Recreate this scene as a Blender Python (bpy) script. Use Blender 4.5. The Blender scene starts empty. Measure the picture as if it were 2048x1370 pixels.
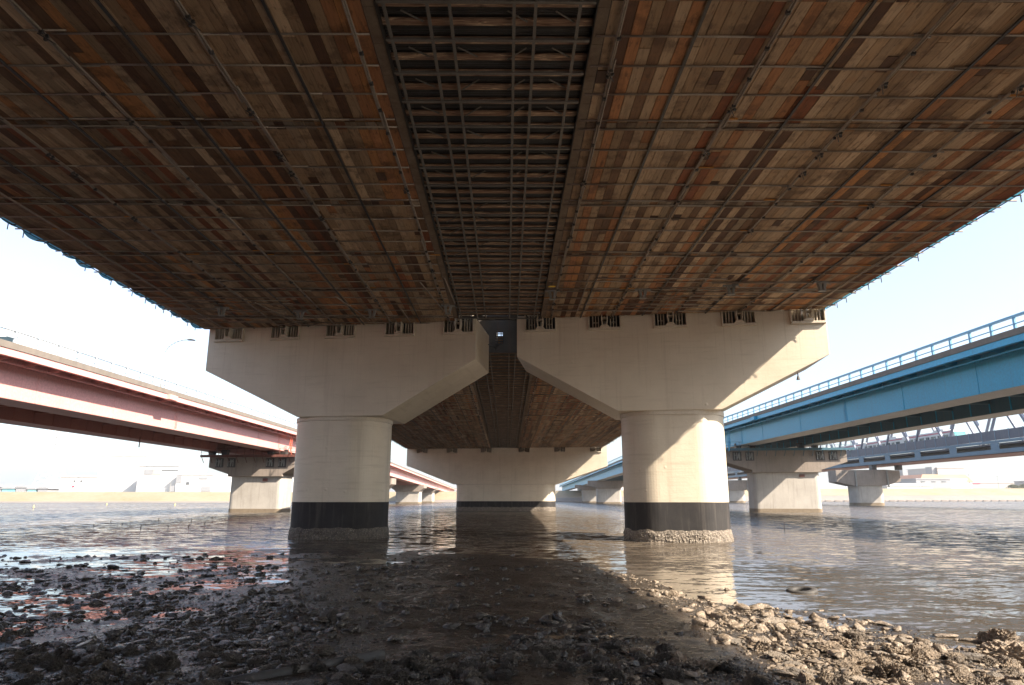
import bpy, bmesh, math, random
import numpy as np
from mathutils import Vector, Matrix, noise
R = math.radians
random.seed(7); RNG = np.random.default_rng(7)
sc = bpy.context.scene
COL = sc.collection

# ------------------------------------------------------------ camera, sky, sun, exposure
cam = bpy.data.objects.new('camera', bpy.data.cameras.new('camera'))
COL.objects.link(cam); sc.camera = cam
cam.location = (0, 0, 2.0)
cam.rotation_euler = (R(90 + 12.83), 0, R(-0.42))
cam.data.lens = 24.0; cam.data.sensor_width = 36.0
cam.data.clip_start = 0.05; cam.data.clip_end = 9000

SUNV = Vector((1.0, -0.60, 0.86)).normalized()        # towards the sun: right of and slightly behind the camera
EL = math.asin(SUNV.z); AZ = math.atan2(SUNV.x, SUNV.y)
w = bpy.data.worlds.new('World'); sc.world = w; w.use_nodes = True
nt = w.node_tree
sky = nt.nodes.new('ShaderNodeTexSky'); sky.sky_type = 'NISHITA'; sky.sun_disc = False
sky.sun_elevation = EL; sky.sun_rotation = AZ
sky.air_density = 1.15; sky.dust_density = 2.2; sky.ozone_density = 4.0; sky.altitude = 0
tn = nt.nodes.new('ShaderNodeMix'); tn.data_type = 'RGBA'; tn.blend_type = 'MULTIPLY'; tn.inputs[0].default_value = 1
tn.inputs[7].default_value = (.95, 1.0, 1.05, 1)
nt.links.new(sky.outputs[0], tn.inputs[6]); hs = nt.nodes.new('ShaderNodeHueSaturation'); hs.inputs['Saturation'].default_value = .68
nt.links.new(tn.outputs[2], hs.inputs['Color']); nt.links.new(hs.outputs[0], nt.nodes['Background'].inputs[0])
nt.nodes['Background'].inputs[1].default_value = 0.112
sl = bpy.data.lights.new('sun', 'SUN'); sl.energy = 5.0; sl.angle = R(0.53); sl.color = (1.0, 0.88, 0.73)
so = bpy.data.objects.new('sun', sl); COL.objects.link(so)
so.rotation_euler = SUNV.to_track_quat('Z', 'Y').to_euler()
so.location = (60, -30, 60)
vs = sc.view_settings
vs.view_transform = 'Standard'; vs.look = 'None'; vs.gamma = 1.0; vs.use_curve_mapping = False
vs.exposure = 1.6

# ------------------------------------------------------------ helpers
def tag(o, label=None, cat=None, group=None, kind=None):
    if label: o['label'] = label
    if cat: o['category'] = cat
    if group: o['group'] = group
    if kind: o['kind'] = kind
    return o

def empty(name, loc=(0, 0, 0), rz=0, rx=0, **k):
    o = bpy.data.objects.new(name, None); COL.objects.link(o)
    o.location = loc; o.rotation_euler = (rx, 0, rz); o.empty_display_size = .3
    return tag(o, **k)

class MB:
    def __init__(s): s.v = []; s.f = []
    def box(s, x0, x1, y0, y1, z0, z1):
        b = len(s.v)
        s.v += [(x0,y0,z0),(x1,y0,z0),(x1,y1,z0),(x0,y1,z0),(x0,y0,z1),(x1,y0,z1),(x1,y1,z1),(x0,y1,z1)]
        s.f += [(b,b+3,b+2,b+1),(b+4,b+5,b+6,b+7),(b,b+1,b+5,b+4),(b+1,b+2,b+6,b+5),(b+2,b+3,b+7,b+6),(b+3,b,b+4,b+7)]
        return s
    def prism(s, poly, a, b_, axis='y'):
        """poly of (p,q); axis y -> (p, a..b, q); axis z -> (p,q,a..b); axis x -> (a..b,p,q)"""
        n = len(poly); k = len(s.v)
        def mk(p, q, t): return (p, t, q) if axis == 'y' else ((p, q, t) if axis == 'z' else (t, p, q))
        s.v += [mk(p, q, a) for p, q in poly] + [mk(p, q, b_) for p, q in poly]
        s.f += [tuple(range(k, k+n)), tuple(range(k+2*n-1, k+n-1, -1))]
        for i in range(n):
            j = (i+1) % n
            s.f.append((k+i, k+n+i, k+n+j, k+j))
        return s
    def tube(s, p, q, r, n=8, r2=None):
        p = Vector(p); q = Vector(q); d = (q-p)
        if d.length < 1e-6: return s
        z = d.normalized(); x = z.orthogonal().normalized(); y = z.cross(x); k = len(s.v); r2 = r if r2 is None else r2
        for c, rr in ((p, r), (q, r2)):
            for i in range(n):
                a = 2*math.pi*i/n; s.v.append(tuple(c + x*(rr*math.cos(a)) + y*(rr*math.sin(a))))
        for i in range(n):
            j = (i+1) % n; s.f.append((k+i, k+j, k+n+j, k+n+i))
        s.f += [tuple(range(k+n-1, k-1, -1)), tuple(range(k+n, k+2*n))]
        return s
    def bar(s, p, q, wd, ht):
        p = Vector(p); q = Vector(q); z = (q-p).normalized()
        u = Vector((0,0,1)); 
        if abs(z.z) > .95: u = Vector((0,1,0))
        x = z.cross(u).normalized(); y = x.cross(z).normalized(); k = len(s.v)
        for c in (p, q):
            for a, b in ((-1,-1),(1,-1),(1,1),(-1,1)): s.v.append(tuple(c + x*(a*wd/2) + y*(b*ht/2)))
        s.f += [(k,k+3,k+2,k+1),(k+4,k+5,k+6,k+7)] + [(k+i,k+(i+1)%4,k+4+(i+1)%4,k+4+i) for i in range(4)]
        return s
    def sweep(s, prof, path):
        """prof closed polygon (x,z); path list of (y, dx, dz)"""
        n = len(prof); k = len(s.v)
        for (y, dx, dz) in path: s.v += [(p+dx, y, q+dz) for p, q in prof]
        m = len(path)
        for i in range(m-1):
            for j in range(n):
                a = k+i*n+j; b = k+i*n+(j+1) % n
                s.f.append((a, a+n, b+n, b))
        s.f += [tuple(range(k, k+n)), tuple(range(k+m*n-1, k+(m-1)*n-1, -1))]
        return s
    def mesh(s, name, m, smooth=False):
        me = bpy.data.meshes.new(name); me.from_pydata(s.v, [], s.f)
        bm = bmesh.new(); bm.from_mesh(me)
        bmesh.ops.recalc_face_normals(bm, faces=bm.faces)
        bm.to_mesh(me); bm.free()
        if m: me.materials.append(m)
        if smooth: me.polygons.foreach_set('use_smooth', [True]*len(me.polygons))
        return me
    def build(s, name, m, parent=None, smooth=False, bevel=0, **k):
        o = bpy.data.objects.new(name, s.mesh(name, m, smooth)); COL.objects.link(o)
        if parent: o.parent = parent
        if bevel:
            b = o.modifiers.new('bevel', 'BEVEL'); b.width = bevel; b.segments = 2; b.limit_method = 'ANGLE'; b.angle_limit = R(35)
        return tag(o, **k)

def link_copy(o, parent=None, loc=None, **k):
    c = o.copy(); COL.objects.link(c)
    if parent: c.parent = parent
    if loc is not None: c.location = loc
    return tag(c, **k)

def copy_tree(root, loc, rz=None, sub=2, **k):
    c = root.copy(); COL.objects.link(c); c.location = loc
    if rz is not None: c.rotation_euler = (root.rotation_euler[0], root.rotation_euler[1], rz)
    for ch in root.children:
        d = ch.copy(); COL.objects.link(d); d.parent = c
        for g in ch.children:
            e = g.copy(); COL.objects.link(e); e.parent = d
    return tag(c, **k)

# ------------------------------------------------------------ materials
def nodes(name):
    m = bpy.data.materials.new(name); m.use_nodes = True
    t = m.node_tree; return m, t, t.nodes['Principled BSDF']
def N(t, kind, **k):
    n = t.nodes.new(kind)
    for a, b in k.items():
        if a.startswith('i_'): n.inputs[a[2:].replace('_', ' ')].default_value = b
        else: setattr(n, a, b)
    return n
def ramp(t, fac, stops):
    r = t.nodes.new('ShaderNodeValToRGB'); e = r.color_ramp.elements
    while len(e) < len(stops): e.new(.5)
    for i, (p, c) in enumerate(stops):
        e[i].position = p; e[i].color = (*c, 1) if len(c) == 3 else c
    t.links.new(fac, r.inputs[0]); return r
def coords(t, scale=(1,1,1), rot=(0,0,0), world=False):
    if world: src = N(t, 'ShaderNodeNewGeometry').outputs['Position']
    else: src = N(t, 'ShaderNodeTexCoord').outputs['Object']
    mp = N(t, 'ShaderNodeMapping'); mp.inputs['Scale'].default_value = scale; mp.inputs['Rotation'].default_value = rot
    t.links.new(src, mp.inputs[0]); return mp.outputs[0]
def noi(t, v, scale, detail=5, rough=.55, dist=0):
    n = N(t, 'ShaderNodeTexNoise'); n.inputs['Scale'].default_value = scale; n.inputs['Detail'].default_value = detail
    n.inputs['Roughness'].default_value = rough; n.inputs['Distortion'].default_value = dist
    t.links.new(v, n.inputs['Vector']); return n.outputs[0]
def mix(t, fac, a, b, mode='MIX'):
    m = N(t, 'ShaderNodeMix', data_type='RGBA', blend_type=mode)
    for s, x in ((0, fac), (6, a), (7, b)):
        if isinstance(x, (int, float)): m.inputs[s].default_value = x
        elif isinstance(x, tuple): m.inputs[s].default_value = (*x, 1) if len(x) == 3 else x
        else: t.links.new(x, m.inputs[s])
    return m.outputs[2]
def math_(t, op, a, b=None, clamp=False):
    m = N(t, 'ShaderNodeMath', operation=op, use_clamp=clamp)
    for i, x in enumerate((a, b)):
        if x is None: continue
        if isinstance(x, (int, float)): m.inputs[i].default_value = x
        else: t.links.new(x, m.inputs[i])
    return m.outputs[0]
def bump(t, bs, h, strength=.3, dist=.02, prev=None):
    b = N(t, 'ShaderNodeBump'); b.inputs['Strength'].default_value = strength; b.inputs['Distance'].default_value = dist
    t.links.new(h, b.inputs['Height'])
    if prev is not None: t.links.new(prev, b.inputs['Normal'])
    t.links.new(b.outputs[0], bs.inputs['Normal']); return b.outputs[0]

def weathered(name, c, c2, rough=.6, scale=1.2, stain=(.25,.2,.15), amount=.35, metallic=0, bmp=.15, streak=True, fine=25):
    """base colour with broad patches, vertical run-off streaks and fine grain"""
    m, t, b = nodes(name)
    v = coords(t, world=True)
    n1 = ramp(t, noi(t, v, scale, 6, .6), [(.3, (0,0,0)), (.7, (1,1,1))])
    col = mix(t, n1.outputs[0], c, c2)
    if streak:
        vs_ = coords(t, (2.2, 2.2, .12), world=True)
        st = ramp(t, noi(t, vs_, 1.6, 7, .65), [(.52, (0,0,0)), (.8, (1,1,1))])
        col = mix(t, math_(t, 'MULTIPLY', st.outputs[0], amount), col, stain)
    g = noi(t, v, fine, 4, .6)
    gr = ramp(t, g, [(.3, (.82,)*3), (.7, (1.08,)*3)])
    col = mix(t, 1.0, col, gr.outputs[0], 'MULTIPLY')
    t.links.new(col, b.inputs['Base Color'])
    b.inputs['Roughness'].default_value = rough; b.inputs['Metallic'].default_value = metallic
    if bmp: bump(t, b, g, bmp, .01)
    return m

def cream_paint():
    m, t, b = nodes('cream_painted_concrete')
    v = coords(t)
    n1 = noi(t, v, .45, 6, .6); n2 = noi(t, v, 6, 6, .65)
    col = mix(t, ramp(t, n1, [(.35,(0,0,0)),(.7,(1,1,1))]).outputs[0], (.66,.575,.45), (.57,.49,.375))
    # run-off stains, horizontal form-board marks
    vs_ = coords(t, (1.6, 1.6, .07)); st = ramp(t, noi(t, vs_, 1.5, 8, .7), [(.55,(0,0,0)),(.85,(1,1,1))])
    col = mix(t, math_(t, 'MULTIPLY', st.outputs[0], .6), col, (.33,.26,.185))
    vh = coords(t, (.25, .25, 3.2)); hb = noi(t, vh, 2.2, 4, .6)
    col = mix(t, math_(t, 'MULTIPLY', ramp(t, hb, [(.55,(0,0,0)),(.75,(1,1,1))]).outputs[0], .32), col, (.36,.29,.20))
    sp = ramp(t, noi(t, v, 14, 3, .5), [(.68,(0,0,0)),(.74,(1,1,1))])
    col = mix(t, math_(t, 'MULTIPLY', sp.outputs[0], .3), col, (.33,.25,.17))
    # rust-brown run-off below the bearing shelf
    sz_ = N(t, 'ShaderNodeSeparateXYZ'); t.links.new(v, sz_.inputs[0])
    gate = N(t, 'ShaderNodeMapRange'); gate.inputs['From Min'].default_value = 7.2; gate.inputs['From Max'].default_value = 10.2; t.links.new(sz_.outputs[2], gate.inputs['Value'])
    rs_ = ramp(t, noi(t, coords(t, (3.5, 3.5, .05)), 2.0, 5, .7), [(.56,(0,0,0)),(.78,(1,1,1))])
    col = mix(t, math_(t, 'MULTIPLY', math_(t, 'MULTIPLY', gate.outputs[0], rs_.outputs[0]), .7), col, (.28,.19,.11))
    # thin construction joints every 3.4 m
    sx = N(t, 'ShaderNodeSeparateXYZ'); t.links.new(v, sx.inputs[0])
    jx = math_(t, 'ABSOLUTE', math_(t, 'SUBTRACT', math_(t, 'PINGPONG', sx.outputs[0], 1.7), 1.2))
    jm = math_(t, 'LESS_THAN', jx, .008)
    jm = math_(t, 'MULTIPLY', jm, ramp(t, n2, [(.4,(0,0,0)),(.6,(1,1,1))]).outputs[0])
    col = mix(t, math_(t, 'MULTIPLY', jm, .4), col, (.35,.28,.2))
    t.links.new(col, b.inputs['Base Color']); b.inputs['Roughness'].default_value = .42
    # dimples left by the filled tie holes
    vo = N(t, 'ShaderNodeTexVoronoi'); vo.inputs['Scale'].default_value = .95; vo.inputs['Randomness'].default_value = .35
    t.links.new(v, vo.inputs['Vector'])
    dm = ramp(t, vo.outputs['Distance'], [(.0,(1,1,1)),(.085,(0,0,0))])
    h = math_(t, 'ADD', math_(t, 'MULTIPLY', dm.outputs[0], 1.0), math_(t, 'MULTIPLY', hb, .35))
    h = math_(t, 'ADD', h, math_(t, 'MULTIPLY', n2, .35))
    bump(t, b, h, .55, .035)
    return m

def wood_mat(name, dark=1.0):
    m, t, b = nodes(name)
    at = N(t, 'ShaderNodeAttribute', attribute_name='tint')
    v = coords(t, (9, .55, 9)); g = noi(t, v, 2.2, 8, .7, .6)
    v2 = coords(t, (1, 1, 1)); n2 = noi(t, v2, 1.1, 6, .65)
    gr = ramp(t, g, [(.25,(.48,.44,.40)),(.5,(.95,.95,.95)),(.75,(1.22,1.2,1.16))])
    col = mix(t, 1.0, at.outputs['Color'], gr.outputs[0], 'MULTIPLY')
    st = ramp(t, n2, [(.52,(0,0,0)),(.62,(1,1,1))])
    col = mix(t, math_(t, 'MULTIPLY', st.outputs[0], .55), col, (.075,.036,.018))
    n3 = ramp(t, noi(t, v2, 3.3, 5, .6), [(.56,(0,0,0)),(.7,(1,1,1))])
    col = mix(t, math_(t, 'MULTIPLY', n3.outputs[0], .35), col, (.33,.14,.05))
    n4 = ramp(t, noi(t, coords(t, (6, 1.6, 6)), 1.6, 4, .6), [(.57,(0,0,0)),(.66,(1,1,1))])
    col = mix(t, math_(t, 'MULTIPLY', n4.outputs[0], .5), col, (.05,.026,.015))
    t.links.new(col, b.inputs['Base Color']); b.inputs['Roughness'].default_value = .75
    bump(t, b, g, .4, .01)
    return m

M = {}
M['cream'] = cream_paint()
M['cream_trim'] = weathered('cream_trim_paint', (.62,.54,.43), (.54,.465,.355), .45, 1.5, (.35,.27,.19), .3)
M['charcoal'] = weathered('charcoal_band_paint', (.014,.012,.012), (.028,.024,.022), .75, 1.5, (.12,.10,.085), .7)
M['wood'] = wood_mat('weathered_boards')
M['pipe'] = weathered('scaffold_steel_pipe', (.25,.21,.17), (.33,.27,.21), .5, 2.5, (.2,.09,.04), .45, .3, .1)
M['darksteel'] = weathered('dark_painted_steel', (.055,.052,.052), (.085,.078,.07), .5, 2.0, (.14,.07,.04), .4, .3, .1)
M['gridsteel'] = weathered('grey_grid_steel', (.17,.155,.135), (.21,.19,.165), .55, 2.0, (.16,.1,.06), .4, .2, .1)
M['orange'] = weathered('orange_end_cap', (.55,.24,.03), (.42,.17,.03), .5)
M['yellow'] = weathered('yellow_tag', (.75,.5,.04), (.7,.45,.04), .5)
M['galv'] = weathered('galvanised_bracket', (.26,.26,.24), (.2,.2,.18), .45, 3, (.2,.15,.1), .4)
M['deck'] = weathered('deck_concrete', (.33,.31,.28), (.26,.24,.21), .8)
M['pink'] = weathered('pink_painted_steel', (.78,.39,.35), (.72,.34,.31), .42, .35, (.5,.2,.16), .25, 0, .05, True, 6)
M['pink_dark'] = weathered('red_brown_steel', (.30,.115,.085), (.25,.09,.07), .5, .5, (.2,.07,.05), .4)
M['vermilion'] = weathered('vermilion_ladder_paint', (.72,.14,.07), (.62,.11,.06), .45)
M['blue'] = weathered('blue_painted_steel', (.012,.37,.60), (.010,.32,.54), .4, .3, (.06,.17,.3), .35, 0, .05, True, 6)
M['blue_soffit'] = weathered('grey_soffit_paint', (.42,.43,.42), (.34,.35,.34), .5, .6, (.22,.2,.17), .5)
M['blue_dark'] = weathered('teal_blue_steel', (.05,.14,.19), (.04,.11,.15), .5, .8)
M['white_rail'] = weathered('white_railing_paint', (.40,.45,.50), (.35,.40,.45), .4, 1, (.4,.4,.4), .15)
M['blue_rail'] = weathered('pale_blue_railing_paint', (.16,.38,.56), (.13,.32,.48), .4)
M['curb'] = weathered('brown_curb_concrete', (.20,.17,.145), (.15,.13,.11), .8, 1.5)
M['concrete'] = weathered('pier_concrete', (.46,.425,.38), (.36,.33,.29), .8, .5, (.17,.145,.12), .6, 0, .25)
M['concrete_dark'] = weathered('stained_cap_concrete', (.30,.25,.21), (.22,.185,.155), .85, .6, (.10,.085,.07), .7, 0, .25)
M['tide'] = weathered('tide_mark_growth', (.17,.13,.09), (.24,.19,.13), .9, 3)
M['rust'] = weathered('rusty_walkway_steel', (.16,.055,.04), (.11,.045,.035), .7, 2)
M['railblue'] = weathered('grey_blue_truss_steel', (.10,.19,.27), (.08,.15,.22), .5, .4, (.2,.13,.09), .4)
M['fence'] = weathered('slate_fence_panel', (.05,.06,.10), (.07,.08,.12), .5, .5)
M['truss'] = weathered('lilac_grey_truss', (.15,.17,.23), (.12,.14,.19), .5, .5)
M['train'] = weathered('train_silver', (.68,.66,.64), (.6,.58,.56), .35, .4, (.4,.4,.4), .1)
M['crimson'] = weathered('train_crimson_band', (.5,.05,.12), (.45,.05,.1), .4)
M['glass'] = weathered('dark_glass', (.03,.05,.06), (.04,.06,.07), .08, .5, streak=False, bmp=0)
M['screen'] = weathered('teal_windscreen', (.10,.30,.30), (.12,.34,.33), .1, .5, streak=False, bmp=0)
M['rubber'] = weathered('worn_rubber', (.035,.034,.033), (.07,.065,.06), .7, 6)
M['tarp'] = weathered('pale_blue_tarpaulin', (.16,.38,.50), (.30,.50,.58), .5, 3, streak=False)
M['bwhite'] = weathered('white_building_wall', (.62,.62,.62), (.57,.57,.57), .7, .05, (.6,.58,.55), .2)
M['bgrey'] = weathered('grey_building_wall', (.27,.28,.30), (.31,.32,.34), .7, .05)
M['bbeige'] = weathered('beige_building_wall', (.43,.40,.38), (.4,.37,.35), .7, .05)
M['roof_orange'] = weathered('orange_roof', (.72,.36,.22), (.68,.33,.2), .7, .05)
M['teal'] = weathered('teal_panel', (.10,.40,.48), (.3,.5,.52), .6, .1)
M['window'] = weathered('building_window', (.10,.11,.12), (.14,.15,.16), .2, .5, streak=False, bmp=0)
M['stick'] = weathered('black_waterlogged_wood', (.03,.025,.02), (.05,.04,.03), .6, 5)
M['float'] = weathered('ochre_float', (.7,.55,.2), (.6,.45,.15), .5, 5)

# thin sheet that lets some daylight through
_b = M['tarp'].node_tree; _o = _b.nodes['Material Output']; _p = _b.nodes['Principled BSDF']
_t = _b.nodes.new('ShaderNodeBsdfTranslucent'); _t.inputs[0].default_value = (.35,.72,.85,1); _m = _b.nodes.new('ShaderNodeMixShader'); _m.inputs[0].default_value = .65
_b.links.new(_p.outputs[0], _m.inputs[1]); _b.links.new(_t.outputs[0], _m.inputs[2]); _b.links.new(_m.outputs[0], _o.inputs['Surface'])

def rock_mat(name, a, b_, spot, rough=.6, wet=0):
    m, t, b = nodes(name)
    v = coords(t); n = noi(t, v, 4, 8, .7); n2 = noi(t, v, 22, 5, .7)
    inf = N(t, 'ShaderNodeObjectInfo')
    col = mix(t, ramp(t, n, [(.35,(0,0,0)),(.65,(1,1,1))]).outputs[0], a, b_)
    sp = ramp(t, n2, [(.56,(0,0,0)),(.64,(1,1,1))])
    col = mix(t, math_(t, 'MULTIPLY', sp.outputs[0], .75), col, spot)
    rv = ramp(t, inf.outputs['Random'], [(0,(.6,.6,.6)),(1,(1.25,1.22,1.18))])
    col = mix(t, 1.0, col, rv.outputs[0], 'MULTIPLY')
    t.links.new(col, b.inputs['Base Color']); b.inputs['Roughness'].default_value = rough
    vo = N(t, 'ShaderNodeTexVoronoi'); vo.inputs['Scale'].default_value = 9; t.links.new(v, vo.inputs['Vector'])
    bump(t, b, math_(t, 'ADD', math_(t, 'ADD', n2, math_(t, 'MULTIPLY', vo.outputs['Distance'], 1.2)), math_(t, 'MULTIPLY', n, 2)), .8, .03)
    return m
M['rock'] = rock_mat('barnacled_stone', (.17,.13,.095), (.36,.285,.21), (.66,.55,.43), .45)
M['rock_flat'] = rock_mat('grey_flat_stone', (.22,.18,.14), (.36,.30,.235), (.5,.42,.33), .5)
M['rubble'] = rock_mat('fine_rubble', (.15,.115,.083), (.35,.275,.20), (.66,.54,.42), .42)
M['rock_wet_shaded'] = rock_mat('wet_shade_tinted_stone', (.045,.036,.029), (.095,.076,.06), (.40,.36,.29), .28)  # wet stone, darkened further so its colour carries the deck's shade
M['rubble_wet_shaded'] = rock_mat('wet_shade_tinted_rubble', (.038,.030,.024), (.085,.068,.054), (.42,.37,.30), .26)  # wet rubble with the same shade put into its colour
M['crust'] = rock_mat('oyster_crust', (.07,.058,.046), (.17,.14,.11), (.60,.53,.43), .6)

def mud_mat():
    m, t, b = nodes('wet_mud')
    v = coords(t); n = noi(t, v, .8, 8, .65); n2 = noi(t, v, 9, 7, .7); n3 = noi(t, v, 45, 4, .7)
    col = mix(t, ramp(t, n, [(.35,(0,0,0)),(.65,(1,1,1))]).outputs[0], (.028,.021,.016), (.055,.042,.031))
    col = mix(t, math_(t, 'MULTIPLY', ramp(t, n3, [(.6,(0,0,0)),(.68,(1,1,1))]).outputs[0], .6), col, (.25,.21,.16))
    t.links.new(col, b.inputs['Base Color'])
    rr = ramp(t, n2, [(.35,(.16,)*3),(.65,(.5,)*3)])
    t.links.new(rr.outputs[0], b.inputs['Roughness'])
    bump(t, b, math_(t, 'ADD', math_(t, 'MULTIPLY', n2, 1.5), math_(t, 'MULTIPLY', n3, .6)), .6, .03)
    return m
M['mud'] = mud_mat()

def water_mat():
    m, t, b = nodes('river_water')
    v = coords(t)
    n0 = noi(t, v, .07, 4, .6)
    col = mix(t, ramp(t, n0, [(.35,(0,0,0)),(.65,(1,1,1))]).outputs[0], (.078,.062,.047), (.105,.086,.066))
    t.links.new(col, b.inputs['Base Color'])
    b.inputs['Roughness'].default_value = .06; b.inputs['IOR'].default_value = 1.33
    sx = N(t, 'ShaderNodeSeparateXYZ'); t.links.new(v, sx.inputs[0])
    # calm in the shallows near the mudflat, rippled further out
    mr = N(t, 'ShaderNodeMapRange', interpolation_type='SMOOTHSTEP')
    mr.inputs['From Min'].default_value = 26; mr.inputs['From Max'].default_value = 37
    mr.inputs['To Min'].default_value = .13; mr.inputs['To Max'].default_value = 1.0
    yx = math_(t, 'ADD', sx.outputs[1], math_(t, 'MULTIPLY', math_(t, 'MAXIMUM', sx.outputs[0], 0.0), .8))
    t.links.new(yx, mr.inputs['Value'])
    # ripples as surface slopes (several wave sizes), so far water stays as rough as near water
    def nz(v, scale, det):
        n = N(t, 'ShaderNodeTexNoise'); n.inputs['Scale'].default_value = scale; n.inputs['Detail'].default_value = det; n.inputs['Roughness'].default_value = .6
        t.links.new(v, n.inputs['Vector'])
        q = N(t, 'ShaderNodeVectorMath', operation='SUBTRACT'); q.inputs[1].default_value = (.5,.5,.5); t.links.new(n.outputs['Color'], q.inputs[0]); return q.outputs[0]
    def vm(op, a, b_=None, sc_=None):
        q = N(t, 'ShaderNodeVectorMath', operation=op); t.links.new(a, q.inputs[0])
        if b_ is not None:
            if isinstance(b_, tuple): q.inputs[1].default_value = b_
            else: t.links.new(b_, q.inputs[1])
        if sc_ is not None:
            if isinstance(sc_, (int, float)): q.inputs['Scale'].default_value = sc_
            else: t.links.new(sc_, q.inputs['Scale'])
        return q.outputs[0]
    a1 = vm('MULTIPLY', nz(coords(t, (.5, 1.2, 1), (0,0,R(-14))), 2.2, 4), (.7,2.2,0))
    a2 = vm('MULTIPLY', nz(coords(t, (.8, 1.6, 1), (0,0,R(12))), 6, 3), (.5,1.3,0))
    a3 = vm('MULTIPLY', nz(coords(t, (.3, .8, 1), (0,0,R(-25))), .13, 3), (.1,.4,0))
    sm_ = vm('ADD', vm('ADD', vm('ADD', a1, a2), a3), (0, -.17, 0))   # wind waves lean towards the near shore
    sm_ = vm('SCALE', sm_, None, mr.outputs[0])
    nn = vm('NORMALIZE', vm('ADD', sm_, (0,0,1)))
    t.links.new(nn, b.inputs['Normal'])
    return m
M['water'] = water_mat()

def grass_mat():
    m, t, b = nodes('dry_bank_grass')
    v = coords(t, (1, 1, 3)); n = noi(t, v, .05, 8, .7); n2 = noi(t, v, .6, 6, .7)
    col = mix(t, ramp(t, n, [(.4,(0,0,0)),(.6,(1,1,1))]).outputs[0], (.27,.205,.135), (.18,.17,.09))
    col = mix(t, ramp(t, n2, [(.3,(0,0,0)),(.7,(.5,.5,.5))]).outputs[0], col, (.36,.28,.20))
    t.links.new(col, b.inputs['Base Color']); b.inputs['Roughness'].default_value = .9
    return m
M['grass'] = grass_mat()
M['slope'] = weathered('bank_concrete_slope', (.24,.21,.185), (.2,.175,.155), .9, .08, (.3,.25,.2), .4)
M['leaf'] = weathered('dark_shrub_leaf', (.09,.10,.05), (.12,.12,.06), .8, .6, streak=False)

# ------------------------------------------------------------ ground, mudflat, water, far bank
SHX = [-60, -14, -5, 0, 2.5, 3.2, 3.9, 5.1, 6.1, 7.0, 10.0, 16, 60]
SHY = [ 30,  29, 28, 25, 22, 19.2, 15.0, 12.9, 11.4, 10.0, 7.6, 4, -10]
def fbm(x, y, s, o=4): return noise.fractal((x*s, y*s, 3.1), 1.0, 2.1, o, noise_basis='PERLIN_ORIGINAL')
def ground_z(x, y):
    sd = np.interp(x, SHX, SHY) - y
    left = min(1, max(0, (-x - 1.5) / 5.0))
    k = (.0135*(1-left) + .0010*left)
    z = k*sd if sd > 0 else .035*sd
    z = max(z, -.6)
    n = fbm(x, y, .35)*(.05+.035*left) + fbm(x+9, y, 1.4)*.026 + fbm(x, y+5, 5)*.010
    z += n*(.5 + .5*min(1, max(0, (sd+6)/6)))
    z += .002 - .022*left
    if x > 4 and y < 13: z += .03*max(0, min(1, (sd-1)/3))
    return z

rows = [3.0]
while rows[-1] < 44: rows.append(rows[-1] + max(.03, .0058*rows[-1]))
ncol = 420
us = np.linspace(-1, 1, ncol)
vv = []; 
for y in rows:
    hw = 9 + y*.85
    for u in us: 
        x = float(u)*hw; vv.append((x, y, ground_z(x, y)))
ff = []
for i in range(len(rows)-1):
    for j in range(ncol-1):
        a = i*ncol+j; ff.append((a, a+1, a+ncol+1, a+ncol))
me = bpy.data.meshes.new('mudflat'); me.from_pydata(vv, [], ff); me.materials.append(M['mud'])
me.polygons.foreach_set('use_smooth', [True]*len(me.polygons))
o = bpy.data.objects.new('mudflat', me); COL.objects.link(o); o['kind'] = 'structure'
b = MB(); b.v = [(-900,-500,6),(900,-500,6),(-900,-60,4),(900,-60,4),(-900,-20,.6),(900,-20,.6),(-900,3.05,.02),(900,3.05,-.35),(-900,30,-.7),(900,30,-.7)]
b.f = [(0,1,3,2),(2,3,5,4),(4,5,7,6),(6,7,9,8)]
b.build('riverbed', M['mud'], kind='structure')
b = MB(); b.v = [(-5000,-40,0),(5000,-40,0),(5000,5000,0),(-5000,5000,0)]; b.f = [(0,1,2,3)]
b.build('water', M['water'], kind='structure')

BANK = [(-2500,215,4.6),(-700,268,4.6),(-150,296,4.7),(-60,318,4.9),(60,345,6.0),(140,385,7.2),(300,425,8.1),(900,560,8.6),(3500,1100,9)]
def bank_strip(name, rows_, m, kind='structure', sub=1):
    b = MB(); n = len(rows_(BANK[0]))
    for p in BANK: b.v += rows_(p)
    for i in range(len(BANK)-1):
        for j in range(n-1): b.f.append((i*n+j, (i+1)*n+j, (i+1)*n+j+1, i*n+j+1))
    return b.build(name, m, kind=kind)
bank_strip('riverbank_slope', lambda p: [(p[0], p[1], -.5), (p[0], p[1], .5 if p[0] > 0 else .1), (p[0], p[1]+(9 if p[0] > 0 else 3), p[2]*(.45 if p[0] > 0 else .12))], M['slope'])
bank_strip('riverbank_grass', lambda p: [(p[0], p[1]+(9 if p[0] > 0 else 3), p[2]*(.45 if p[0] > 0 else .12)), (p[0], p[1]+(13 if p[0] > 0 else 9), p[2]*(.5 if p[0] > 0 else .4)), (p[0], p[1]+(24 if p[0] > 0 else 22), p[2])], M['grass'])
bank_strip('far_ground', lambda p: [(p[0], p[1]+(24 if p[0] > 0 else 22), p[2]), (p[0]*1.5, 5000, p[2])], M['grass'])

# ------------------------------------------------------------ the wide expressway bridge overhead
SK = .14; PR = -math.atan(SK); CS = 1/math.cos(math.atan(SK))
XL, XR, ZS = -16.3, 15.2, 10.85
def front(x): return 33.6 - SK*x

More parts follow.
